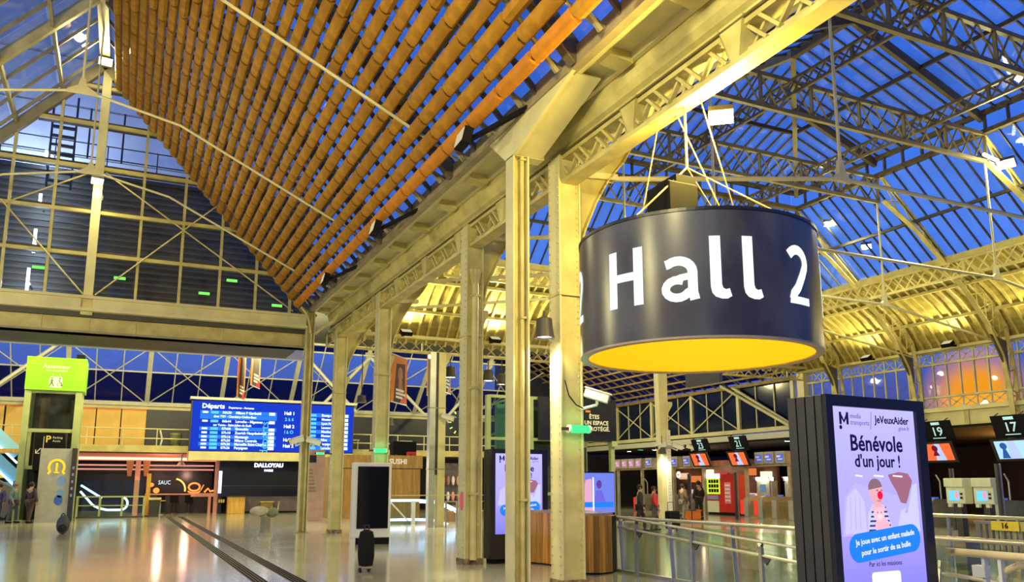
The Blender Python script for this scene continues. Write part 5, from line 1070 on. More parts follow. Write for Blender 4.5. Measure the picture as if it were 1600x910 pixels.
# ---------------- coffee bar
PINK = mat('salmon_frame', (.72, .34, .24), .4, var=.1, emit=(.8, .25, .15), estr=.15)
t = thing('coffee_bar', 'open coffee bar with salmon frame and dark glass under the mezzanine', 'shop front', (1.5, 51, 0))
B(-2.4, 5.3, 50.8, 51.0, 2.95, 3.36).obj('header', PINK, t); B(-2.4, 5.3, 50.7, 50.8, 3.0, 3.14).obj('glow_line', glow('salmon_glow', (1, .45, .3), 2.2), t)
for z in (2.68, 2.45): B(-2.4, 4.8, 51.6, 51.7, z, z + .08).obj('ceiling_strip', glow('salmon_dim', (1, .40, .28), .8), t)
for x in (.72, 4.95): B(x - .13, x + .13, 50.7, 50.95, 0, 3.0).obj('post', PINK, t)
for x in (.3, 1.15): MB().prism([(x - .2, 50.75, 2.95), (x + .2, 50.75, 2.95), (x + .1, 50.75, 2.1), (x - .1, 50.75, 2.1)], (0, .1, 0)).obj('copper_capital', mat('copper', (.45, .16, .08), .3, metal=.6), t)
B(-2.4, 4.9, 53.4, 53.5, 0, 2.95).obj('back_wall', mat('bar_back', (.02, .018, .035), .35, var=.5, vscale=1.5), t); B(1.2, 4.9, 52.0, 52.5, 0, 1.05).obj('bar_counter', mat('bar_dark', (.035, .03, .03), .4), t); B(1.2, 4.95, 51.9, 52.5, 1.05, 1.12).obj('bar_top', PINK, t)
B(3.6, 4.9, 50.95, 51.3, .95, 1.15).obj('front_ledge', PINK, t); B(4.55, 4.7, 51, 51.2, 0, .95).obj('ledge_leg', PINK, t)
text('GAUCHE', .3, glow('neon_white', (.7, .85, 1), 1.2), (2.2, 53.38, 1.75), FACE, t, 0) if False else text('SAUC', .34, glow('neon_white', (.7, .85, 1), 1.2), (2.25, 53.38, 1.75), FACE, t, 0, .004, 'CENTER', .8)
NEO = glow('neon_orange', (1, .22, .04), 2.0); YN = glow('neon_yellow', (1, .62, .12), 1.6)
m = MB()
for qd in ribbon(arc(2.7, 1.35, .62, .62, -10, 80, 10), .09): m.add([(a, 51.88, b) for a, b in qd], [(0, 1, 2, 3)])
m.obj('neon_arch', YN, t)
for (x, z, a, b) in ((1.78, 1.3, .17, .16), (1.5, 1.62, .14, .12)): m = MB(); m.add([(x + a * math.cos(R(q)), 51.88, z + b * math.sin(R(q))) for q in range(0, 360, 30)], [tuple(range(12))]); m.obj('neon_spot', NEO, t)
m = MB()
for qd in ribbon(arc(3.75, 1.5, .30, .22, 0, 360, 16), .10) + ribbon(arc(3.75, 1.28, .32, .12, 180, 360, 8), .08): m.add([(a, 51.0, b) for a, b in qd], [(0, 1, 2, 3)])
m.obj('neon_cup', NEO, t); m = MB()
for qd in ribbon([(4.3, 1.2), (4.5, 1.42), (4.62, 1.25), (4.8, 1.3)], .10) + ribbon([(4.1, 1.3), (4.25, 1.62)], .05): m.add([(a, 50.94, b) for a, b in qd], [(0, 1, 2, 3)])
m.obj('neon_leaf', NEO, t)
MB().tube((2.95, 50.7, 2.9), (2.95, 50.7, 3.4), .05, 8).obj('sensor_stem', STEELL, t); MB().lathe([(.25, 0), (.12, .18), (.0, .2)], (2.95, 50.7, 2.72), 12).obj('sensor_dome', STEELL, t)
lamp_point('bar_light', (2.0, 50.2, 2.6), 60, (1, .5, .35), .2, t); lamp_point('bar_light', (3.5, 52.6, 2.2), 40, (1, .55, .4), .2, t)
for i, (x, lab) in enumerate(((2.05, 'dark bar stool beside the small round side table'), (2.75, 'dark bar stool in the middle of the coffee bar'), (3.55, 'dark bar stool under the neon cup'))):
    q = thing('bar_stool', lab, 'stool', (x, 51.4, 0), group='coffee bar stools'); B(x - .22, x + .22, 51.2, 51.6, .62, .72).obj('seat', BLACKM, q, bev=.03); MB().tube((x, 51.4, .05), (x, 51.4, .62), .05, 8).obj('stem', STEELD, q); MB().lathe([(.22, 0), (.2, .05), (0, .06)], (x, 51.4, 0), 12).obj('base', STEELD, q); B(x - .22, x + .22, 51.56, 51.62, .72, 1.0).obj('backrest', BLACKM, q)
t = thing('side_table', 'small yellow round table by the litter bin', 'table', (1.95, 49.5, 0)); MB().lathe([(.28, .74), (.28, .78), (0, .78)], (1.95, 49.5, 0), 14).obj('top', WOODP, t); MB().tube((1.95, 49.5, 0), (1.95, 49.5, .74), .03, 6).obj('leg', STEELL, t); MB().lathe([(.2, 0), (.2, .03), (0, .03)], (1.95, 49.5, 0), 12).obj('foot', STEELL, t)
t = thing('litter_bin', 'dark tapered litter bin with yellow rim on the concourse', 'bin', (1.55, 46.6, 0)); MB().prism([(1.38, 46.4, 0), (1.76, 46.4, 0), (1.84, 46.4, .86), (1.28, 46.4, .86)], (0, .4, 0)).obj('body', CHAR, t); B(1.26, 1.86, 46.36, 46.84, .86, .97).obj('rim', PAINT, t)
t = thing('oak_post', 'plain oak post beside the glass stairwell', 'post', (1.22, 47.2, 0)); B(1.13, 1.33, 47.1, 47.3, 0, 2.2).obj('post', WOOD, t); B(1.11, 1.35, 47.08, 47.32, 0, .06).obj('shoe', STEELD, t)
# ---------------- bakery front
t = thing('bakery_front', 'dark navy shop front signed in white letters under the departures board', 'shop front', (7.4, 50.4, 0))
sh_ = B(5.15, 9.9, 50.3, 50.6, .95, 3.05).obj('shutter', NAVY, t); B(5.2, 9.85, 50.26, 50.3, 1.55, 1.58).obj('shutter_line', mat('navy_line', (.1, .12, .25), .4), t); B(5.0, 5.2, 50.2, 50.6, 0, 3.05).obj('jamb', NAVY, t)
B(5.6, 9.9, 50.3, 50.7, .1, .95).obj('stall_riser', mat('riser_mauve', (.20, .16, .18), .5, var=.2), t)
text('DALLOYAU', .32, LETTER if False else glow('sign_lav', (.85, .85, 1), 2.4), (7.75, 50.28, 2.75), FACE, sh_, .012, .02); text('PARIS', .17, MATS['sign_lav'], (7.75, 50.28, 2.45), FACE, sh_, .006, .02, 'CENTER', 1.2)
B(4.98, 5.12, 49.9, 50.2, 1.15, 2.4).obj('lit_menu', glow('menu_white', (.75, .85, 1), 2.2), t)
for i in range(3): B(5.02 + i * .12, 5.1 + i * .12, 50.0, 50.1, .62, .8).obj('cup_stack', mat('cup_yellow', (.7, .6, .1), .4), t)
for x, w_, h_, lab, m_ in ((5.95, .95, .95, 'square wooden planter box below the navy shop front', WOODP), (7.65, .7, .62, 'low wicker basket below the navy shop front', mat('wicker', (.25, .17, .05), .7, var=.5, vscale=12))):
    q = thing('planter_box', lab, 'planter', (x, 49.9, 0), group='boxes at the bakery'); B(x - w_ / 2, x + w_ / 2, 49.6, 50.1, 0, h_).obj('box', m_, q, bev=.02); B(x - w_ / 2 - .04, x + w_ / 2 + .04, 49.56, 50.14, h_, h_ + .06).obj('rim', STEELD if m_ is WOODP else PAINT, q)
for x, lab in ((10.35, 'menu board with grey lines on a salmon pillar between the columns'),):
    q = thing('menu_pillar', lab, 'menu board', (7.9, 38, 0)); B(7.55, 8.35, 38, 38.3, 0, 3.2).obj('pillar', mat('salmon_pale', (.62, .40, .28), .5, var=.15), q); B(7.5, 7.95, 37.95, 38.0, 2.62, 2.95).obj('dark_plate', BLACK, q)
    for i in range(7): B(7.52, 7.98 - i * .03, 37.96, 38.0, 1.3 + i * .16, 1.36 + i * .16).obj('menu_line', GREYP, q)
# ---------------- wooden pavilion
t = thing('wooden_pavilion', 'wooden sushi pavilion with white lettering behind the white kiosk', 'shop front', (11.5, 40.5, 0))
for i in range(10): x = 9.2 + i * .445; B(x, x + .437, 40, 40.1, .0, 2.40).obj('plank', WOODP, t)
hd_ = B(9.1, 13.75, 39.94, 40.1, 2.44, 3.08).obj('header', WOODP, t); B(9.2, 13.7, 40.1, 42.5, 0, 3.0).obj('core', mat('pav_core', (.3, .2, .08), .6), t); B(9.1, 13.75, 39.96, 40.1, 2.40, 2.44).obj('shadow_joint', STEELD, t)
text('SUSHI', .36, mat('white_lit', (.85, .83, .7), .4, emit=(.9, .85, .6), estr=.35), (12.45, 39.93, 2.76), FACE, hd_, .008)
for x0, x1, z1, lab, m_ in ((12.5, 14.1, 3.85, 'black equipment box on the roof of the wooden pavilion', BLACKM), (13.05, 13.5, 3.28, 'small red box on the roof edge of the wooden pavilion', RED)):
    q = thing('roof_box', lab, 'box', (x0, 41, 3.08)); B(x0, x1 - .35 if m_ is BLACKM else x1, 40.95 if m_ is BLACKM else 40.2, 41.6 if m_ is BLACKM else 40.5, 3.08, z1).obj('body', m_, q, bev=.02); B(x0 + .1, x0 + .2, 40.9 if m_ is BLACKM else 40.18, 40.95 if m_ is BLACKM else 40.2, 3.12, 3.18).obj('foot', STEELD, q)
# ---------------- far escalator by the pavilion
t = thing('escalator', 'escalator with two glowing handrail arcs beyond the white kiosk', 'escalator', (11, 33, 0))
def arcpath(z, dz): return [(9.9, 33, z), (11.2, 33, z), (11.9, 33, z - .05), (12.5, 33, z - .22), (13.2, 33, z - .55), (14.3, 33, z - 1.15)]
for z, m_ in ((.98, MATS['esc_blue']), (.20, MATS['esc_white'])): MB().path(arcpath(z, 0), .05, 6).obj('glowing_handrail', m_, t); 
MB().path([(9.95, 32.9, .95), (9.85, 32.9, .75), (9.85, 32.9, .45), (9.95, 32.9, .25)], .035, 6).obj('handrail_return', MATS['esc_blue'], t); MB().tube((10.0, 32.95, .9), (10.75, 32.95, .15), .03, 6).obj('brace', STEELL, t)
MB().prism([(9.9, 33.1, 0), (11.2, 33.1, 0), (11.2, 33.1, .9), (9.9, 33.1, .9)], (0, .02, 0)).obj('balustrade_glass', GLASSG, t); B(9.8, 11.6, 33.2, 34.2, 0, .14).obj('truss', mat('truss_brown', (.25, .18, .13), .5), t)
MB().path([(11.6, 34, .9), (12.4, 34, .85), (13.2, 34, .5), (14.5, 34, -.1)], .05, 6).obj('glowing_handrail', MATS['esc_white'], t)
B(10.9, 11.05, 32.9, 33.05, 0, .95).obj('newel', STEELL, t)
t = thing('steel_railing', 'thin horizontal railing in front of the far escalator', 'railing', (12, 30, 0))
for z in (.98, 1.22): B(8.9 if z > 1.1 else 11.3, 14.2, 29.98, 30.02, z - .02, z + .02).obj('rail', PAINT2, t)
B(11.3, 14.2, 29.98, 30.02, .60, .64).obj('rail', PAINT2, t)
for x in (11.3, 11.75, 14.1): B(x - .03, x + .03, 29.97, 30.03, 0, 1.0).obj('post', SSTEEL, t)
# ---------------- clock and red tangle by the twin posts
t = thing('ring_clock', 'round clock with yellow glowing hour marks', 'clock', (12.2, 30.9, 4.1)); MB().tube((12.2, 30.9, 4.1), (12.2, 31.0, 4.1), .5, 24).obj('face', NAVY, t)
for k in range(12):
    a = R(k * 30); MB().beam((12.2 + .40 * math.cos(a), 30.88, 4.1 + .40 * math.sin(a)), (12.2 + .5 * math.cos(a), 30.88, 4.1 + .5 * math.sin(a)), .03, .10, up=(0, 1, 0)).obj('hour_mark', glow('hour_yellow', (.75, .95, .1), 1.5), t)
MB().tube((12.2, 30.95, 4.6), (12.2, 30.95, 6.83), .03, 6).obj('stem', MATS['sling_rust'], t); MB().beam((12.2, 30.87, 4.1), (12.2, 30.87, 4.4), .03, .02).obj('hand', WHITET, t)
t = thing('coat_stall', 'small cluttered stall of salmon and brown wares behind the downpipe column', 'stall', (13.3, 35, 0)); B(12.8, 14.3, 35.0, 35.7, 0, .7).obj('counter', WOOD, t); B(12.85, 14.2, 35.6, 35.7, .7, 2.6).obj('back', mat('stall_back', (.10, .07, .06), .6, var=.5, vscale=6), t)
for i in range(10):
    x = 12.95 + (i % 5) * .24; z = 1.1 + (i // 5) * .7; MB().sphere((x, 35.4, z), .11, 8, (.8, .8, 2.0)).obj('hanging_ware', [mat('ware_salmon', (.65, .25, .18), .6), mat('ware_brown', (.25, .12, .06), .6), mat('ware_pale', (.6, .5, .4), .6)][i % 3], t)
B(12.7, 13.05, 34.95, 35.15, 2.6, 3.6).obj('sign_plate', GREYP, t)
t = thing('wall_sticker', 'pink round sticker on the downpipe column', 'sticker', (6.36, 16.02, 1.25)); m = MB(); m.prism([(6.385, 16.06 + .09 * math.cos(R(q)), 1.28 + .19 * math.sin(R(q))) for q in range(0, 360, 24)], (.01, 0, 0)); m.obj('sticker', mat('sticker_pink', (.85, .12, .22), .5), t)
# ================================================================ platform gates
def gate(y, x, lab, redside=True):
    t = thing('ticket_gate', lab, 'ticket gate', (x, y, 0), group='ticket gates')
    MB().prism([(x, y - .14, 0), (x + 1.9, y - .14, 0), (x + 1.9, y - .14, 1.02), (x + .25, y - .14, 1.08), (x, y - .14, .9)], (0, .28, 0)).obj('cabinet', mat('gate_steel', (.42, .40, .30), .35, metal=.5, var=.15), t)
    MB().prism([(x - .01, y - .15, .05), (x + .02, y - .15, .05), (x + .02, y - .15, .92), (x - .01, y - .15, .90)], (0, .30, 0)).obj('front_plate', STEELL, t)
    B(x + .2, x + 1.8, y - .155, y - .14, .08, .80).obj('side_panel', mat('gate_panel', (.26, .25, .16), .4, var=.2), t)
    B(x + .3, x + .55, y - .08, y + .08, 1.08, 1.14).obj('reader', mat('reader_blue', (.05, .10, .55), .4, emit=(.1, .2, .9), estr=.4), t)
    if redside: B(x + .05, x + .12, y + .15, y + .50, .12, .85).obj('red_flap', mat('flap_red', (.85, .05, .04), .3, emit=(.9, .05, .03), estr=.35), t)
    MB().path([(x + .8, y, 1.05), (x + .8, y, 1.75), (x + .6, y, 2.0)], .03, 6).obj('reader_mast', STEELL, t)
    B(x + .1, x + 1.8, y - .12, y + .12, 0, .03).obj('foot', STEELD, t)
GL = ['just beside the red vending machine', 'second from the red vending machine', 'third from the red vending machine', 'fourth from the red vending machine', 'half hidden by the advertising column', 'past the advertising column under sign 19', 'under sign 17', 'behind the dark figure under sign 23', 'farthest along the row', 'second farthest along the row']
for k, (y, x) in enumerate(((33.6, 29.1), (32.0, 28.6), (30.6, 28.2), (29.2, 27.9), (27.8, 28.0), (22.4, 28.4), (19.6, 28.4), (38.8, 29.4), (44.0, 29.4), (41.6, 29.4))): gate(y, x, 'brushed steel ticket gate ' + GL[k], k in (0, 1, 8, 9))
# ---------------- hanging gate numbers and their tilted screens
ORS = glow('screen_orange', (1.0, .16, .04), 1.0)
def gsign(n_, y0, y1, x, z0, z1, wh, blue=False):
    t = thing('gate_sign', 'black hanging gate number sign ' + wh, 'sign', (x, (y0 + y1) / 2, z0), group='gate number signs'); ym = (y0 + y1) / 2; sl = .28
    Q = lambda u, v, o=0: Vector((x - sl * v - o, y0 + (y1 - y0) * u, z0 + (z1 - z0) * v))     # u = 0 is the end toward the viewer's right
    pn_ = MB().prism([Q(0, 0), Q(1, 0), Q(1, 1), Q(0, 1)], (.06, 0, 0)).obj('panel', BLACKM, t)
    an = math.atan2(sl, z1 - z0); tilt = (R(90) + an, 0, R(-90))
    cyn = mat('pale_cyan', (.5, .8, .88), .5, emit=(.45, .78, .86), estr=.45)
    text(n_, .50, cyn, Q(.5, .46, .02), tilt, pn_, .004, .004)
    MB().prism([Q(.36, .80, .02), Q(.64, .80, .02), Q(.64, .93, .02), Q(.36, .93, .02)], (.01, 0, 0)).obj('platform_tag', cyn, pn_); MB().prism([Q(.28, .14, .02), Q(.70, .14, .02), Q(.70, .18, .02), Q(.28, .18, .02)], (.01, 0, 0)).obj('underline', cyn, pn_)
    for q in (.15, .85): MB().tube(Q(q, 1), Q(q, 1) + Vector((.2, 0, .1)), .02, 6).obj('hanger', STEELD, t)
    s = thing('gate_screen', ('tilted screen with pale blue portrait ' if blue else 'tilted screen with orange advert ') + wh, 'screen', (x - .5, ym, z0 - .7), group='screens under the gate signs'); xs_ = x - .45
    P = lambda u, v, o=0: Vector((xs_ - .30 * v + .3 - o, y0 - .1 + (y1 - y0) * u, z0 - .78 + .70 * v))
    MB().prism([P(-.05, -.06), P(1.05, -.06), P(1.05, 1.06), P(-.05, 1.06)], (.07, 0, 0)).obj('case', BLACK, s)
    ds_ = MB().prism([P(0.05, .05, .008), P(.95, .05, .008), P(.95, .95, .008), P(.05, .95, .008)], (.004, 0, 0)).obj('display', ORS if not blue else glow('screen_pale', (.45, .75, 1.0), 1.0), s)
    pic = glow('screen_lilac', (.55, .65, 1), .9)
    MB().prism([P(.30, .05, .016), P(.64, .05, .016), P(.56, .95, .016), P(.40, .95, .016)], (.003, 0, 0)).obj('picture_strip', pic, ds_)
    hd = glow('screen_maroon', (.16, .01, .02), 1) if not blue else glow('screen_bluedark', (.03, .10, .35), 1)
    uc = .58 if not blue else .72
    m = MB(); m.add([P(uc + .10 * math.cos(R(q)), .70 + .17 * math.sin(R(q)), .022) for q in range(0, 360, 30)], [tuple(range(12))]); m.obj('picture_head', hd, ds_)
    MB().prism([P(uc - .10, .30 if not blue else .08, .022), P(uc + .12, .30 if not blue else .08, .022), P(uc + .04, .55, .022), P(uc - .04, .55, .022)], (.003, 0, 0)).obj('picture_shoulders', hd, ds_)
    MB().tube(P(.5, 1.06), Q(.5, 0), .03, 6).obj('mount', STEELD, s)
gsign('23', 36.1, 37.5, 29, 3.42, 4.12, 'between the thin column and the red vending machine'); gsign('21', 33.0, 34.35, 29, 3.38, 4.12, 'over the first steel gates past the red machine'); gsign('19', 21.4, 22.7, 29, 3.30, 4.09, 'just past the edge of the advertising column'); gsign('17', 18.4, 19.75, 29, 3.28, 4.1, 'above the ticket machines at the picture edge', True)
# ---------------- row of validator boxes on a beam
vb = thing('validator_beam', 'pale beam on posts carrying the row of validator boxes', 'gantry', (29.5, 38, 2.6)); B(29.35, 29.65, 30.6, 46.6, 2.55, 2.66).obj('beam', mat('beam_brown', (.42, .34, .22), .5, var=.2), vb)
for y in (46.3, 43.5, 40.2, 37.4, 33.9, 30.8): B(29.42, 29.58, y - .08, y + .08, 0, 2.6).obj('post', MATS['beam_brown'], vb)
for k, y in enumerate((45.9, 45.1, 44.3, 43.5, 42.4, 41.0, 39.8, 38.6, 32.6, 31.9, 31.1)):
    t = thing('validator_box', f'cream validator box with blue label on the gantry, {["first","second","third","fourth","fifth","sixth","seventh","eighth","ninth","tenth","eleventh"][k]} from the far end', 'ticket box', (29.3, y, 2.66), group='validator boxes'); B(29.2, 29.6, y - .33, y + .33, 2.66, 3.26).obj('box', mat('box_taupe', (.45, .40, .30), .45, var=.2), t, bev=.02)
    lb_ = B(29.18, 29.2, y - .22, y + .22, 2.76, 3.14).obj('label', mat('label_blue', (.05, .08, .55), .4, emit=(.08, .12, .9), estr=.5) if k > 3 else mat('label_mauve', (.45, .2, .5), .4, emit=(.5, .2, .7), estr=.5), t); B(29.165, 29.18, y - .05, y + .20, 2.96, 3.06).obj('label_text', WHITET, lb_); B(29.165, 29.18, y - .2, y + .1, 2.84, 2.9).obj('label_text', WHITET, lb_)
# ---------------- vending machine, ticket machines and other bits by the gates
t = thing('vending_machine', 'tall red vending machine with lit green and white bottle window', 'vending machine', (30, 36, 0))
B(29.6, 30.5, 35.0, 37.3, .14, 2.2).obj('body', RED, t, bev=.03); B(29.57, 29.6, 36.2, 37.3, 1.12, 1.98).obj('window', mat('vend_green', (.5, .6, .05), .4, emit=(.6, .85, .05), estr=.7), t); B(29.56, 29.6, 36.2, 37.3, 1.98, 2.22).obj('lit_header', glow('vend_white', (.9, 1, 1), 2.0), t); B(29.56, 29.6, 36.3, 37.3, .14, .75).obj('lower_front', mat('vend_white_p', (.7, .68, .5), .4), t); B(29.55, 29.6, 36.3, 37.3, .82, 1.05).obj('tray', mat('vend_violet', (.3, .25, .5), .4), t)
for i in range(3):
    for j in range(4): MB().tube((29.56, 36.36 + j * .22, 1.22 + i * .25), (29.56, 36.36 + j * .22, 1.40 + i * .25), .07, 8).obj('bottle', BLACKM, t)
B(29.57, 29.6, 35.3, 35.8, .62, 1.75).obj('side_poster', mat('vend_pink', (.85, .25, .35), .5), t)
for i in range(5): B(29.555, 29.57, 35.36, 35.76, .75 + i * .2, .83 + i * .2).obj('poster_print', WHITET, t)
B(29.6, 30.5, 35.05, 37.25, 0, .14).obj('plinth', BLACKM, t)
for y, lab in ((17.9, 'white green ticket machine beside the edge of the advertising column'), (16.95, 'white green ticket machine above the yellow notice')):
    t = thing('ticket_machine', lab, 'ticket machine', (24.2, y, 0), group='ticket machines'); wt = mat('machine_white', (.68, .72, .50), .4, var=.1)
    B(24.0, 24.4, y - .33, y + .33, 1.02, 1.82).obj('body', wt, t, bev=.03); B(23.92, 24.0, y - .33, y + .33, 1.55, 1.82).obj('hood', wt, t, bev=.02); B(23.97, 24.0, y - .12, y + .2, 1.12, 1.42).obj('screen', glow('ticket_blue', (.12, .55, 1), 1.3), t); B(23.965, 23.97, y - .12, y + .0, 1.18, 1.40).obj('screen_picture', glow('ticket_pink', (.9, .35, .45), 1), t)
    for z in (1.18, 1.3): B(23.97, 24.0, y - .25, y - .18, z, z + .06).obj('slot', BLACK, t)
    for q in (-.18, .15): B(23.9, 24.0, y + q - .06, y + q + .06, .92, 1.02).obj('tray', wt, t)
    B(24.1, 24.35, y - .1, y + .1, 0, 1.02).obj('pedestal', STEELD, t)
for k, (y, x, lab) in enumerate(((36.6, 33, 'grey ticket kiosk with white light bar behind the gates'), (34.4, 33, 'pale ticket kiosk with white light bar, beside the advertising column'))):
    t = thing('platform_kiosk', lab, 'kiosk', (x, y, 0), group='platform kiosks'); B(x, x + .6, y - .5, y + .5, 0, 1.85).obj('body', mat('pk_grey', (.3, .29, .22), .5, var=.2), t); B(x - .05, x + .3, y - .52, y + .52, 1.85, 2.05).obj('light_bar', glow('kiosk_bar', (1, .9, .7), 6), t); B(x - .02, x, y - .22, y + .25, 1.25, 1.65).obj('screen', glow('kiosk_screen', (.15, .25, .4), .8), t)
    lamp_point('kiosk_light', (x - .4, y, 1.9), 25, (1, .88, .65), .1, t)
# platform shop with warm shelves beyond the far gates
t = thing('platform_shop', 'warm lit snack shop seen through the far gates', 'shop', (34, 42, 0)); B(35.2, 35.4, 37.8, 48, 0, 3.2).obj('back', mat('shop_brown', (.16, .07, .04), .6, var=.6, vscale=2), t)
for i in range(14):
    y = 38.2 + (i % 7) * 1.35; z = .5 + (i // 7) * 1.3 + (i % 3) * .2; B(34.9, 35.2, y, y + .7, z, z + .42).obj('lit_shelf', glow('shelf_' + str(i % 4), [(1, .25, .06), (.9, .55, .35), (.8, .08, .1), (1, .75, .5)][i % 4], [.7, .9, .6, 1.4][i % 4]), t)
lamp_point('shop_light', (33.8, 43, 2.6), 120, (1, .6, .4), .3, t)
t = thing('platform_lamp', 'orange glowing street lamp beyond the platform gates', 'lamp', (38, 24.5, 0)); MB().tube((38, 24.5, 0), (38, 24.5, 3.2), .06, 8).obj('pole', STEELD, t); MB().sphere((37.9, 24.5, 3.3), .16, 10).obj('globe', glow('orange_lamp', (1, .42, .06), 30), t); lamp_point('lamp_light', (37.6, 24.5, 3.2), 900, (1, .42, .08), .2, t)
t = thing('outside_lamp', 'small bright orange lamp outside the gate wall windows', 'lamp', (40, 27.7, 5.6)); MB().sphere((40, 27.7, 5.75), .2, 10).obj('globe', MATS['orange_lamp'], t); MB().tube((40, 27.7, 3.95), (40, 27.7, 5.6), .05, 8).obj('pole', STEELD, t)
for k, (x, y) in enumerate(((24.3, 34.0), (20.2, 32.0), (27.5, 36.2), (26.6, 31.4), (22.2, 15.2), (21.5, 13.5), (27.2, 20.4))):
    t = thing('glass_fence_post', f'slim dark post of the glass fence before the gates, {["by the dark figure","beside the oak counter","by the red machine","in front of the steel gates","near the ticket machines","near the slatted barrier","under sign 17"][k]}', 'post', (x, y, 0), group='glass fence posts'); MB().tube((x, y, 0), (x, y, 2.2), .06, 8).obj('post', STEELD, t); MB().tube((x + .14, y, 0), (x + .14, y, 2.2), .03, 8).obj('rod', SSTEEL, t); MB().lathe([(.14, 0), (.12, .03), (0, .03)], (x, y, 0), 12).obj('base', STEELD, t)
FENG = glassm('fence_glass', (.85, .88, .86), 0, .05)
t = thing('glass_fence', 'tall clear glass fence standing in front of the gates', 'glass fence', (22, 33, 0))
for a, b in (((20.3, 32.05), (24.2, 33.95)), ((24.5, 34.1), (27.4, 36.1))): MB().beam((a[0], a[1], 1.05), (b[0], b[1], 1.05), .015, 1.9).obj('pane', FENG, t); MB().beam((a[0], a[1], .06), (b[0], b[1], .06), .05, .1).obj('shoe', STEELD, t)
t = thing('orange_crate', 'small orange box on the floor before the gates', 'box', (24.0, 31.4, 0)); B(23.7, 24.35, 31.2, 31.7, .02, .42).obj('body', ORANGE, t, bev=.03); B(23.68, 24.37, 31.18, 31.72, .42, .48).obj('lid', ORANGE, t)
t = thing('round_sign', 'round white arrow sign hung under the validator gantry', 'sign', (29.36, 39.6, 2.2)); MB().tube((29.36, 39.6, 2.2), (29.41, 39.6, 2.2), .2, 20).obj('disc', mat('lit_white', (.8, .8, .8), .4, emit=(.9, .9, .9), estr=.5), t); B(29.34, 29.36, 39.5, 39.7, 2.18, 2.22).obj('arrow', BLACK, t); MB().tube((29.38, 39.6, 2.4), (29.38, 39.6, 2.56), .02, 6).obj('stem', STEELD, t)
t = thing('hall_screen', 'dark square hanging panel below the drum sign', 'sign', (14.3, 17.6, 4.3)); B(14.0, 14.1, 16.95, 18.4, 4.28, 4.95).obj('panel', mat('panel_slate', (.06, .065, .10), .4), t); B(13.98, 14.0, 17.3, 17.6, 4.68, 4.75).obj('white_mark', WHITET, t); B(13.98, 14.0, 17.3, 17.37, 4.68, 4.9).obj('white_mark', WHITET, t)
for y in (17.1, 18.2): MB().tube((14.05, y, 4.95), (14.05, y, 8.0), .012, 5).obj('wire', STEELD, t)
MB().tube((14.05, 18.3, 8.0), (14.05, 16.0, 8.0), .02, 6).obj('hanger_bar', STEELD, t)
# ---------------- glass lift with the dark notice
t = thing('glass_lift', 'green tinted glass lift shaft behind the advertising column', 'lift', (13.5, 27, 0))
for x in (11.3, 12.95, 16.3):
    for y in (26.0, 28.0): B(x - .08, x + .08, y - .08, y + .08, 0, 4.7).obj('corner_post', GREENST, t)
for z in (1.25, 3.15, 4.62): B(11.3, 16.3, 25.93, 26.07, z, z + .10).obj('cross_bar', GREENST, t)
B(11.4, 12.85, 25.98, 26.0, .1, 4.6).obj('pane', glassm('lift_glass', (.55, .75, .50), .10, .03), t); B(13.05, 16.2, 27.9, 27.95, .1, 4.6).obj('rear_pane', MATS['lift_glass'], t); B(13.6, 15.8, 27.0, 27.8, .1, 3.0).obj('cabin', mat('cabin_dark', (.06, .07, .04), .4, var=.4), t)
B(12.0, 12.3, 26.8, 27.0, .2, 4.5).obj('guide_rail', mat('guide_green', (.3, .4, .2), .4), t)
for z in (3.2, 3.8, 4.3): MB().beam((11.4, 27.5, z), (12.8, 26.8, z + .5), .08, .08).obj('shaft_brace', PAINT, t)
q = thing('notice_panel', 'tall black notice panel about video protection with orange word', 'sign', (14.9, 25.9, 3.1)); np_ = B(13.2, 16.42, 25.82, 25.9, 3.18, 4.72).obj('panel', mat('notice_black', (.016, .017, .012), .3, var=.3), q)
f_ = (R(90), 0, 0); cr = mat('notice_cream', (.72, .68, .45), .5, emit=(.7, .65, .4), estr=.25)
text('ÊTES', .21, cr, (15.25, 25.81, 4.06), f_, np_, .004, .004, 'LEFT'); text('UN ESPACE', .21, cr, (15.05, 25.81, 3.84), f_, np_, .004, .004, 'LEFT', .95); text('O PROTÉGÉ.', .21, cr, (14.95, 25.81, 3.62), f_, np_, .004, .004, 'LEFT'); text('TIR', .5, ORANGE, (13.85, 25.81, 4.0), (R(90), R(-90), 0), np_, .012, .004); B(15.1, 15.3, 25.80, 25.82, 4.22, 4.30).obj('orange_word', ORANGE, q)
B(16.2, 16.45, 25.8, 26.1, 3.0, 3.2).obj('corner_block', GREENST, q)
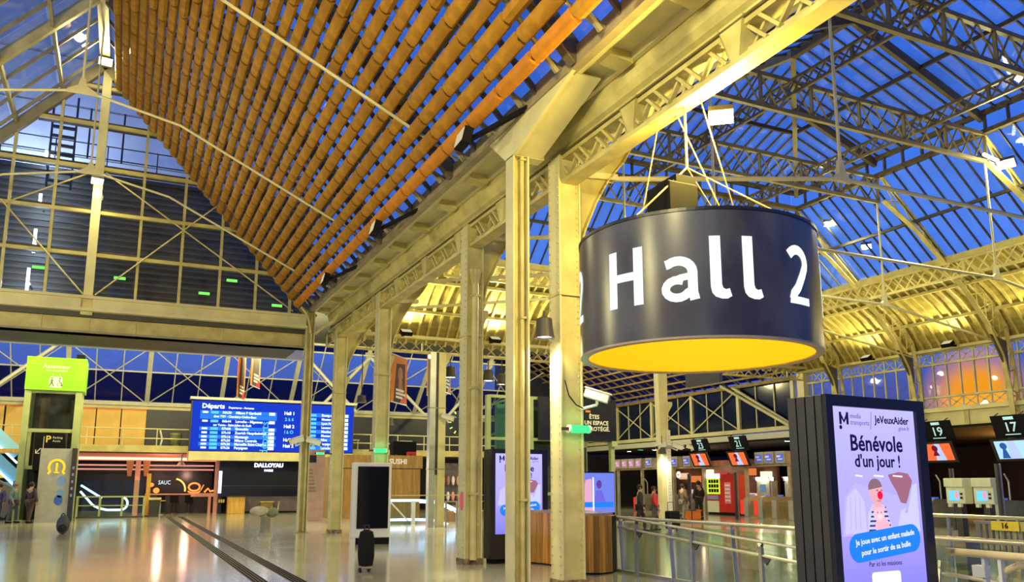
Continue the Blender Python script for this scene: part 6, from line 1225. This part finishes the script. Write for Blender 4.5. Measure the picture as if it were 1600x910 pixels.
# ================================================================ people
SKIN = mat('skin', (.42, .24, .15), .55)
def skinmesh(name, pts, edges, rad, m, parent, root=0, sub=1):
    me = bpy.data.meshes.new(name); me.from_pydata([tuple(p) for p in pts], edges, []); o = bpy.data.objects.new(name, me); COL.objects.link(o); o.parent = parent
    me.materials.append(m); o.modifiers.new('skin', 'SKIN'); s_ = o.modifiers.new('sub', 'SUBSURF'); s_.levels = sub; s_.render_levels = sub
    for i, r_ in enumerate(rad): me.skin_vertices[0].data[i].radius = r_ if isinstance(r_, tuple) else (r_, r_)
    me.skin_vertices[0].data[root].use_root = True
    return o
def person(loc, rz, lab, coat, legs, hair, h=1.72, arms=((.03, -.05), (-.02, .06)), stride=.12, grp=None):
    t = thing('person', lab, 'person', loc, rz, group=grp); k = h / 1.72
    P = {'pel': (0, 0, .93), 'wa': (0, 0, 1.08), 'ch': (0, .01, 1.30), 'ne': (0, .0, 1.47), 'hd': (0, -.015, 1.60), 'top': (0, -.01, 1.68)}
    for s_, sx in (('l', -1), ('r', 1)):
        st = stride * sx; a = arms[0 if sx < 0 else 1]
        P.update({'hip' + s_: (.09 * sx, 0, .90), 'kn' + s_: (.10 * sx, -st * .7 - .02, .50), 'an' + s_: (.10 * sx, -st + .03, .09), 'to' + s_: (.11 * sx, -st - .13, .035), 'sh' + s_: (.18 * sx, 0, 1.40), 'el' + s_: (.25 * sx, a[0] + .02, 1.12), 'wr' + s_: (.25 * sx, a[0] * 2 - .10 + a[1], .90), 'ha' + s_: (.245 * sx, a[0] * 2 - .13 + a[1], .80)})
    Rd = {'pel': (.15, .11), 'wa': (.14, .10), 'ch': (.17, .11), 'ne': .055, 'hd': (.085, .10), 'top': (.06, .07), 'hip': .095, 'kn': .062, 'an': .045, 'to': .04, 'sh': .065, 'el': .048, 'wr': .034, 'ha': .036}
    def build(nm, keys, ed, m, g=0, root=0):
        ii = {q: i for i, q in enumerate(keys)}
        def rr(q):
            v = Rd.get(q) or Rd[q[:-1]]; v = v if isinstance(v, tuple) else (v, v); return ((v[0] + g) * k, (v[1] + g) * k)
        return skinmesh(nm, [Vector(P[q]) * k for q in keys], [(ii[a], ii[b]) for a, b in ed], [rr(q) for q in keys], m, t, root)
    ks = list(P); E_ = [('pel', 'wa'), ('wa', 'ch'), ('ch', 'ne'), ('ne', 'hd'), ('hd', 'top')]
    for s_ in 'lr': E_ += [('pel', 'hip' + s_), ('hip' + s_, 'kn' + s_), ('kn' + s_, 'an' + s_), ('an' + s_, 'to' + s_), ('ch', 'sh' + s_), ('sh' + s_, 'el' + s_), ('el' + s_, 'wr' + s_), ('wr' + s_, 'ha' + s_)]
    build('body', ks, E_, SKIN)
    build('jacket', ['pel', 'wa', 'ch', 'shl', 'ell', 'wrl', 'shr', 'elr', 'wrr'], [('pel', 'wa'), ('wa', 'ch'), ('ch', 'shl'), ('shl', 'ell'), ('ell', 'wrl'), ('ch', 'shr'), ('shr', 'elr'), ('elr', 'wrr')], coat, .022)
    build('trousers', ['pel', 'hipl', 'knl', 'anl', 'hipr', 'knr', 'anr'], [('pel', 'hipl'), ('hipl', 'knl'), ('knl', 'anl'), ('pel', 'hipr'), ('hipr', 'knr'), ('knr', 'anr')], legs, .016)
    off = Vector((0, .018, 0))
    MB().sphere(Vector((0, .008, 1.635)) * k, .115 * k, 12, (.9, 1.02, .95)).obj('hair', hair, t, smooth=True)
    for s_, sx in (('l', -1), ('r', 1)):
        a = Vector(P['an' + s_]) * k; b = Vector(P['to' + s_]) * k
        MB().beam(Vector((a.x, a.y + .06, .05)), Vector((b.x, b.y - .02, .04)), .09, .085, h2=.06).obj('shoe', BLACKM, t)
        hw = Vector(P['ha' + s_]) * k
        for f in range(4): MB().path([hw + Vector((0, (f - 1.5) * .018, -.01)), hw + Vector((-.008 * sx, (f - 1.5) * .018, -.05 - .012 * (1.5 - abs(f - 1.3)))), hw + Vector((-.02 * sx, (f - 1.5) * .018, -.085))], .0085, 5).obj('finger', SKIN, t)
        MB().path([hw + Vector((0, -.03, .03)), hw + Vector((-.012 * sx, -.055, -.02))], .01, 5).obj('thumb', SKIN, t)
    for sx in (-1, 1): MB().sphere(Vector((.033 * sx, -.108, 1.605)) * k, .011 * k, 6).obj('eye', BLACK, t); MB().sphere(Vector((.092 * sx, -.005, 1.595)) * k, .024 * k, 6, (.4, 1, 1.3)).obj('ear', SKIN, t)
    MB().sphere(Vector((0, -.122, 1.575)) * k, .016 * k, 6, (.8, 1, 1.4)).obj('nose', SKIN, t); B(-.025 * k, .025 * k, -.112 * k, -.10 * k, 1.535 * k, 1.543 * k).obj('mouth', mat('lip', (.25, .08, .07), .5), t)
    return t
c_ = lambda n_, c: mat('cloth_' + n_, c, .8, var=.25, vscale=6)
DK = c_('black', (.018, .016, .018)); HB = c_('hair_dark', (.02, .014, .012))
person((-3.52, 41.0, 0), R(150), 'person in dark purple brown coat standing before the lift tower', c_('plum', (.06, .035, .06)), c_('mud', (.07, .05, .04)), HB)
person((-4.15, 41.2, 0), R(70), 'person in pale teal jacket beside the yellow stand', c_('teal', (.16, .26, .28)), c_('slate', (.10, .11, .16)), c_('hair_grey', (.18, .16, .14)))
person((-4.75, 41.6, 0), R(-20), 'person in dark blue clothes at the edge of the waiting group', c_('blue', (.06, .07, .20)), c_('violet', (.08, .07, .2)), HB, h=1.66)
person((-2.6, 40.6, 0), R(200), 'person in mauve top and grey trousers beside the grey totem', c_('mauve', (.30, .2, .26)), c_('grey', (.14, .14, .14)), HB, h=1.5) if False else None
t = thing('leg_remnant', 'dark grey backpack shape in place of blurred legs in front of the totem', 'bag', (-1.7, 31.6, 0)); MB().sphere((-1.7, 31.6, .30), .24, 12, (.85, .7, 1.3)).obj('body', c_('pack', (.09, .09, .10)), t, smooth=True); MB().sphere((-1.7, 31.42, .2), .14, 10, (1, .5, .9)).obj('pocket', DK, t, smooth=True); MB().path([(-1.78, 31.6, .58), (-1.72, 31.6, .68), (-1.64, 31.6, .58)], .018, 6).obj('loop', DK, t)  # blurred remnant of legs, built as a small bag
person((16.35, 24.3, 0), R(65), 'person in black coat walking towards the thin column', DK, DK, HB, h=1.62, stride=.2)
person((17.25, 24.75, 0), R(70), 'person in red and grey top beside a black suitcase', c_('red', (.55, .03, .05)), c_('grey2', (.10, .10, .11)), HB, h=1.56)
t = thing('suitcase', 'black wheeled suitcase standing in front of the thin column', 'suitcase', (17.75, 24.4, 0)); B(17.5, 17.98, 24.2, 24.5, .07, .70).obj('shell', BLACKM, t, bev=.05)
for x in (17.58, 17.9): MB().tube((x - .02, 24.35, .04), (x + .02, 24.35, .04), .04, 10).obj('wheel', BLACK, t)
MB().path([(17.62, 24.45, .70), (17.62, 24.45, 1.0), (17.86, 24.45, 1.0), (17.86, 24.45, .70)], .012, 6).obj('handle', STEELD, t)
person((25.1, 32.3, 0), R(180), 'person in long black clothes standing by the glass fence under sign 23', DK, DK, HB, h=1.8, stride=.05)
person((23.2, 31.0, 0), R(100), 'person in brown coat in front of the glass fence', c_('brown', (.13, .09, .06)), c_('taupe', (.2, .17, .13)), HB, h=1.66)
t = thing('swivel_stool', 'dark metal stool on wheels on the floor below the brown coat', 'stool', (22.6, 29.6, 0)); MB().lathe([(.2, .5), (.2, .56), (0, .56)], (22.6, 29.6, 0), 14).obj('seat', STEELD, t); MB().tube((22.6, 29.6, .08), (22.6, 29.6, .5), .03, 6).obj('stem', STEELD, t)
for k in range(5): a = R(72 * k); MB().beam((22.6, 29.6, .08), (22.6 + .28 * math.cos(a), 29.6 + .28 * math.sin(a), .05), .05, .04).obj('foot', STEELD, t)
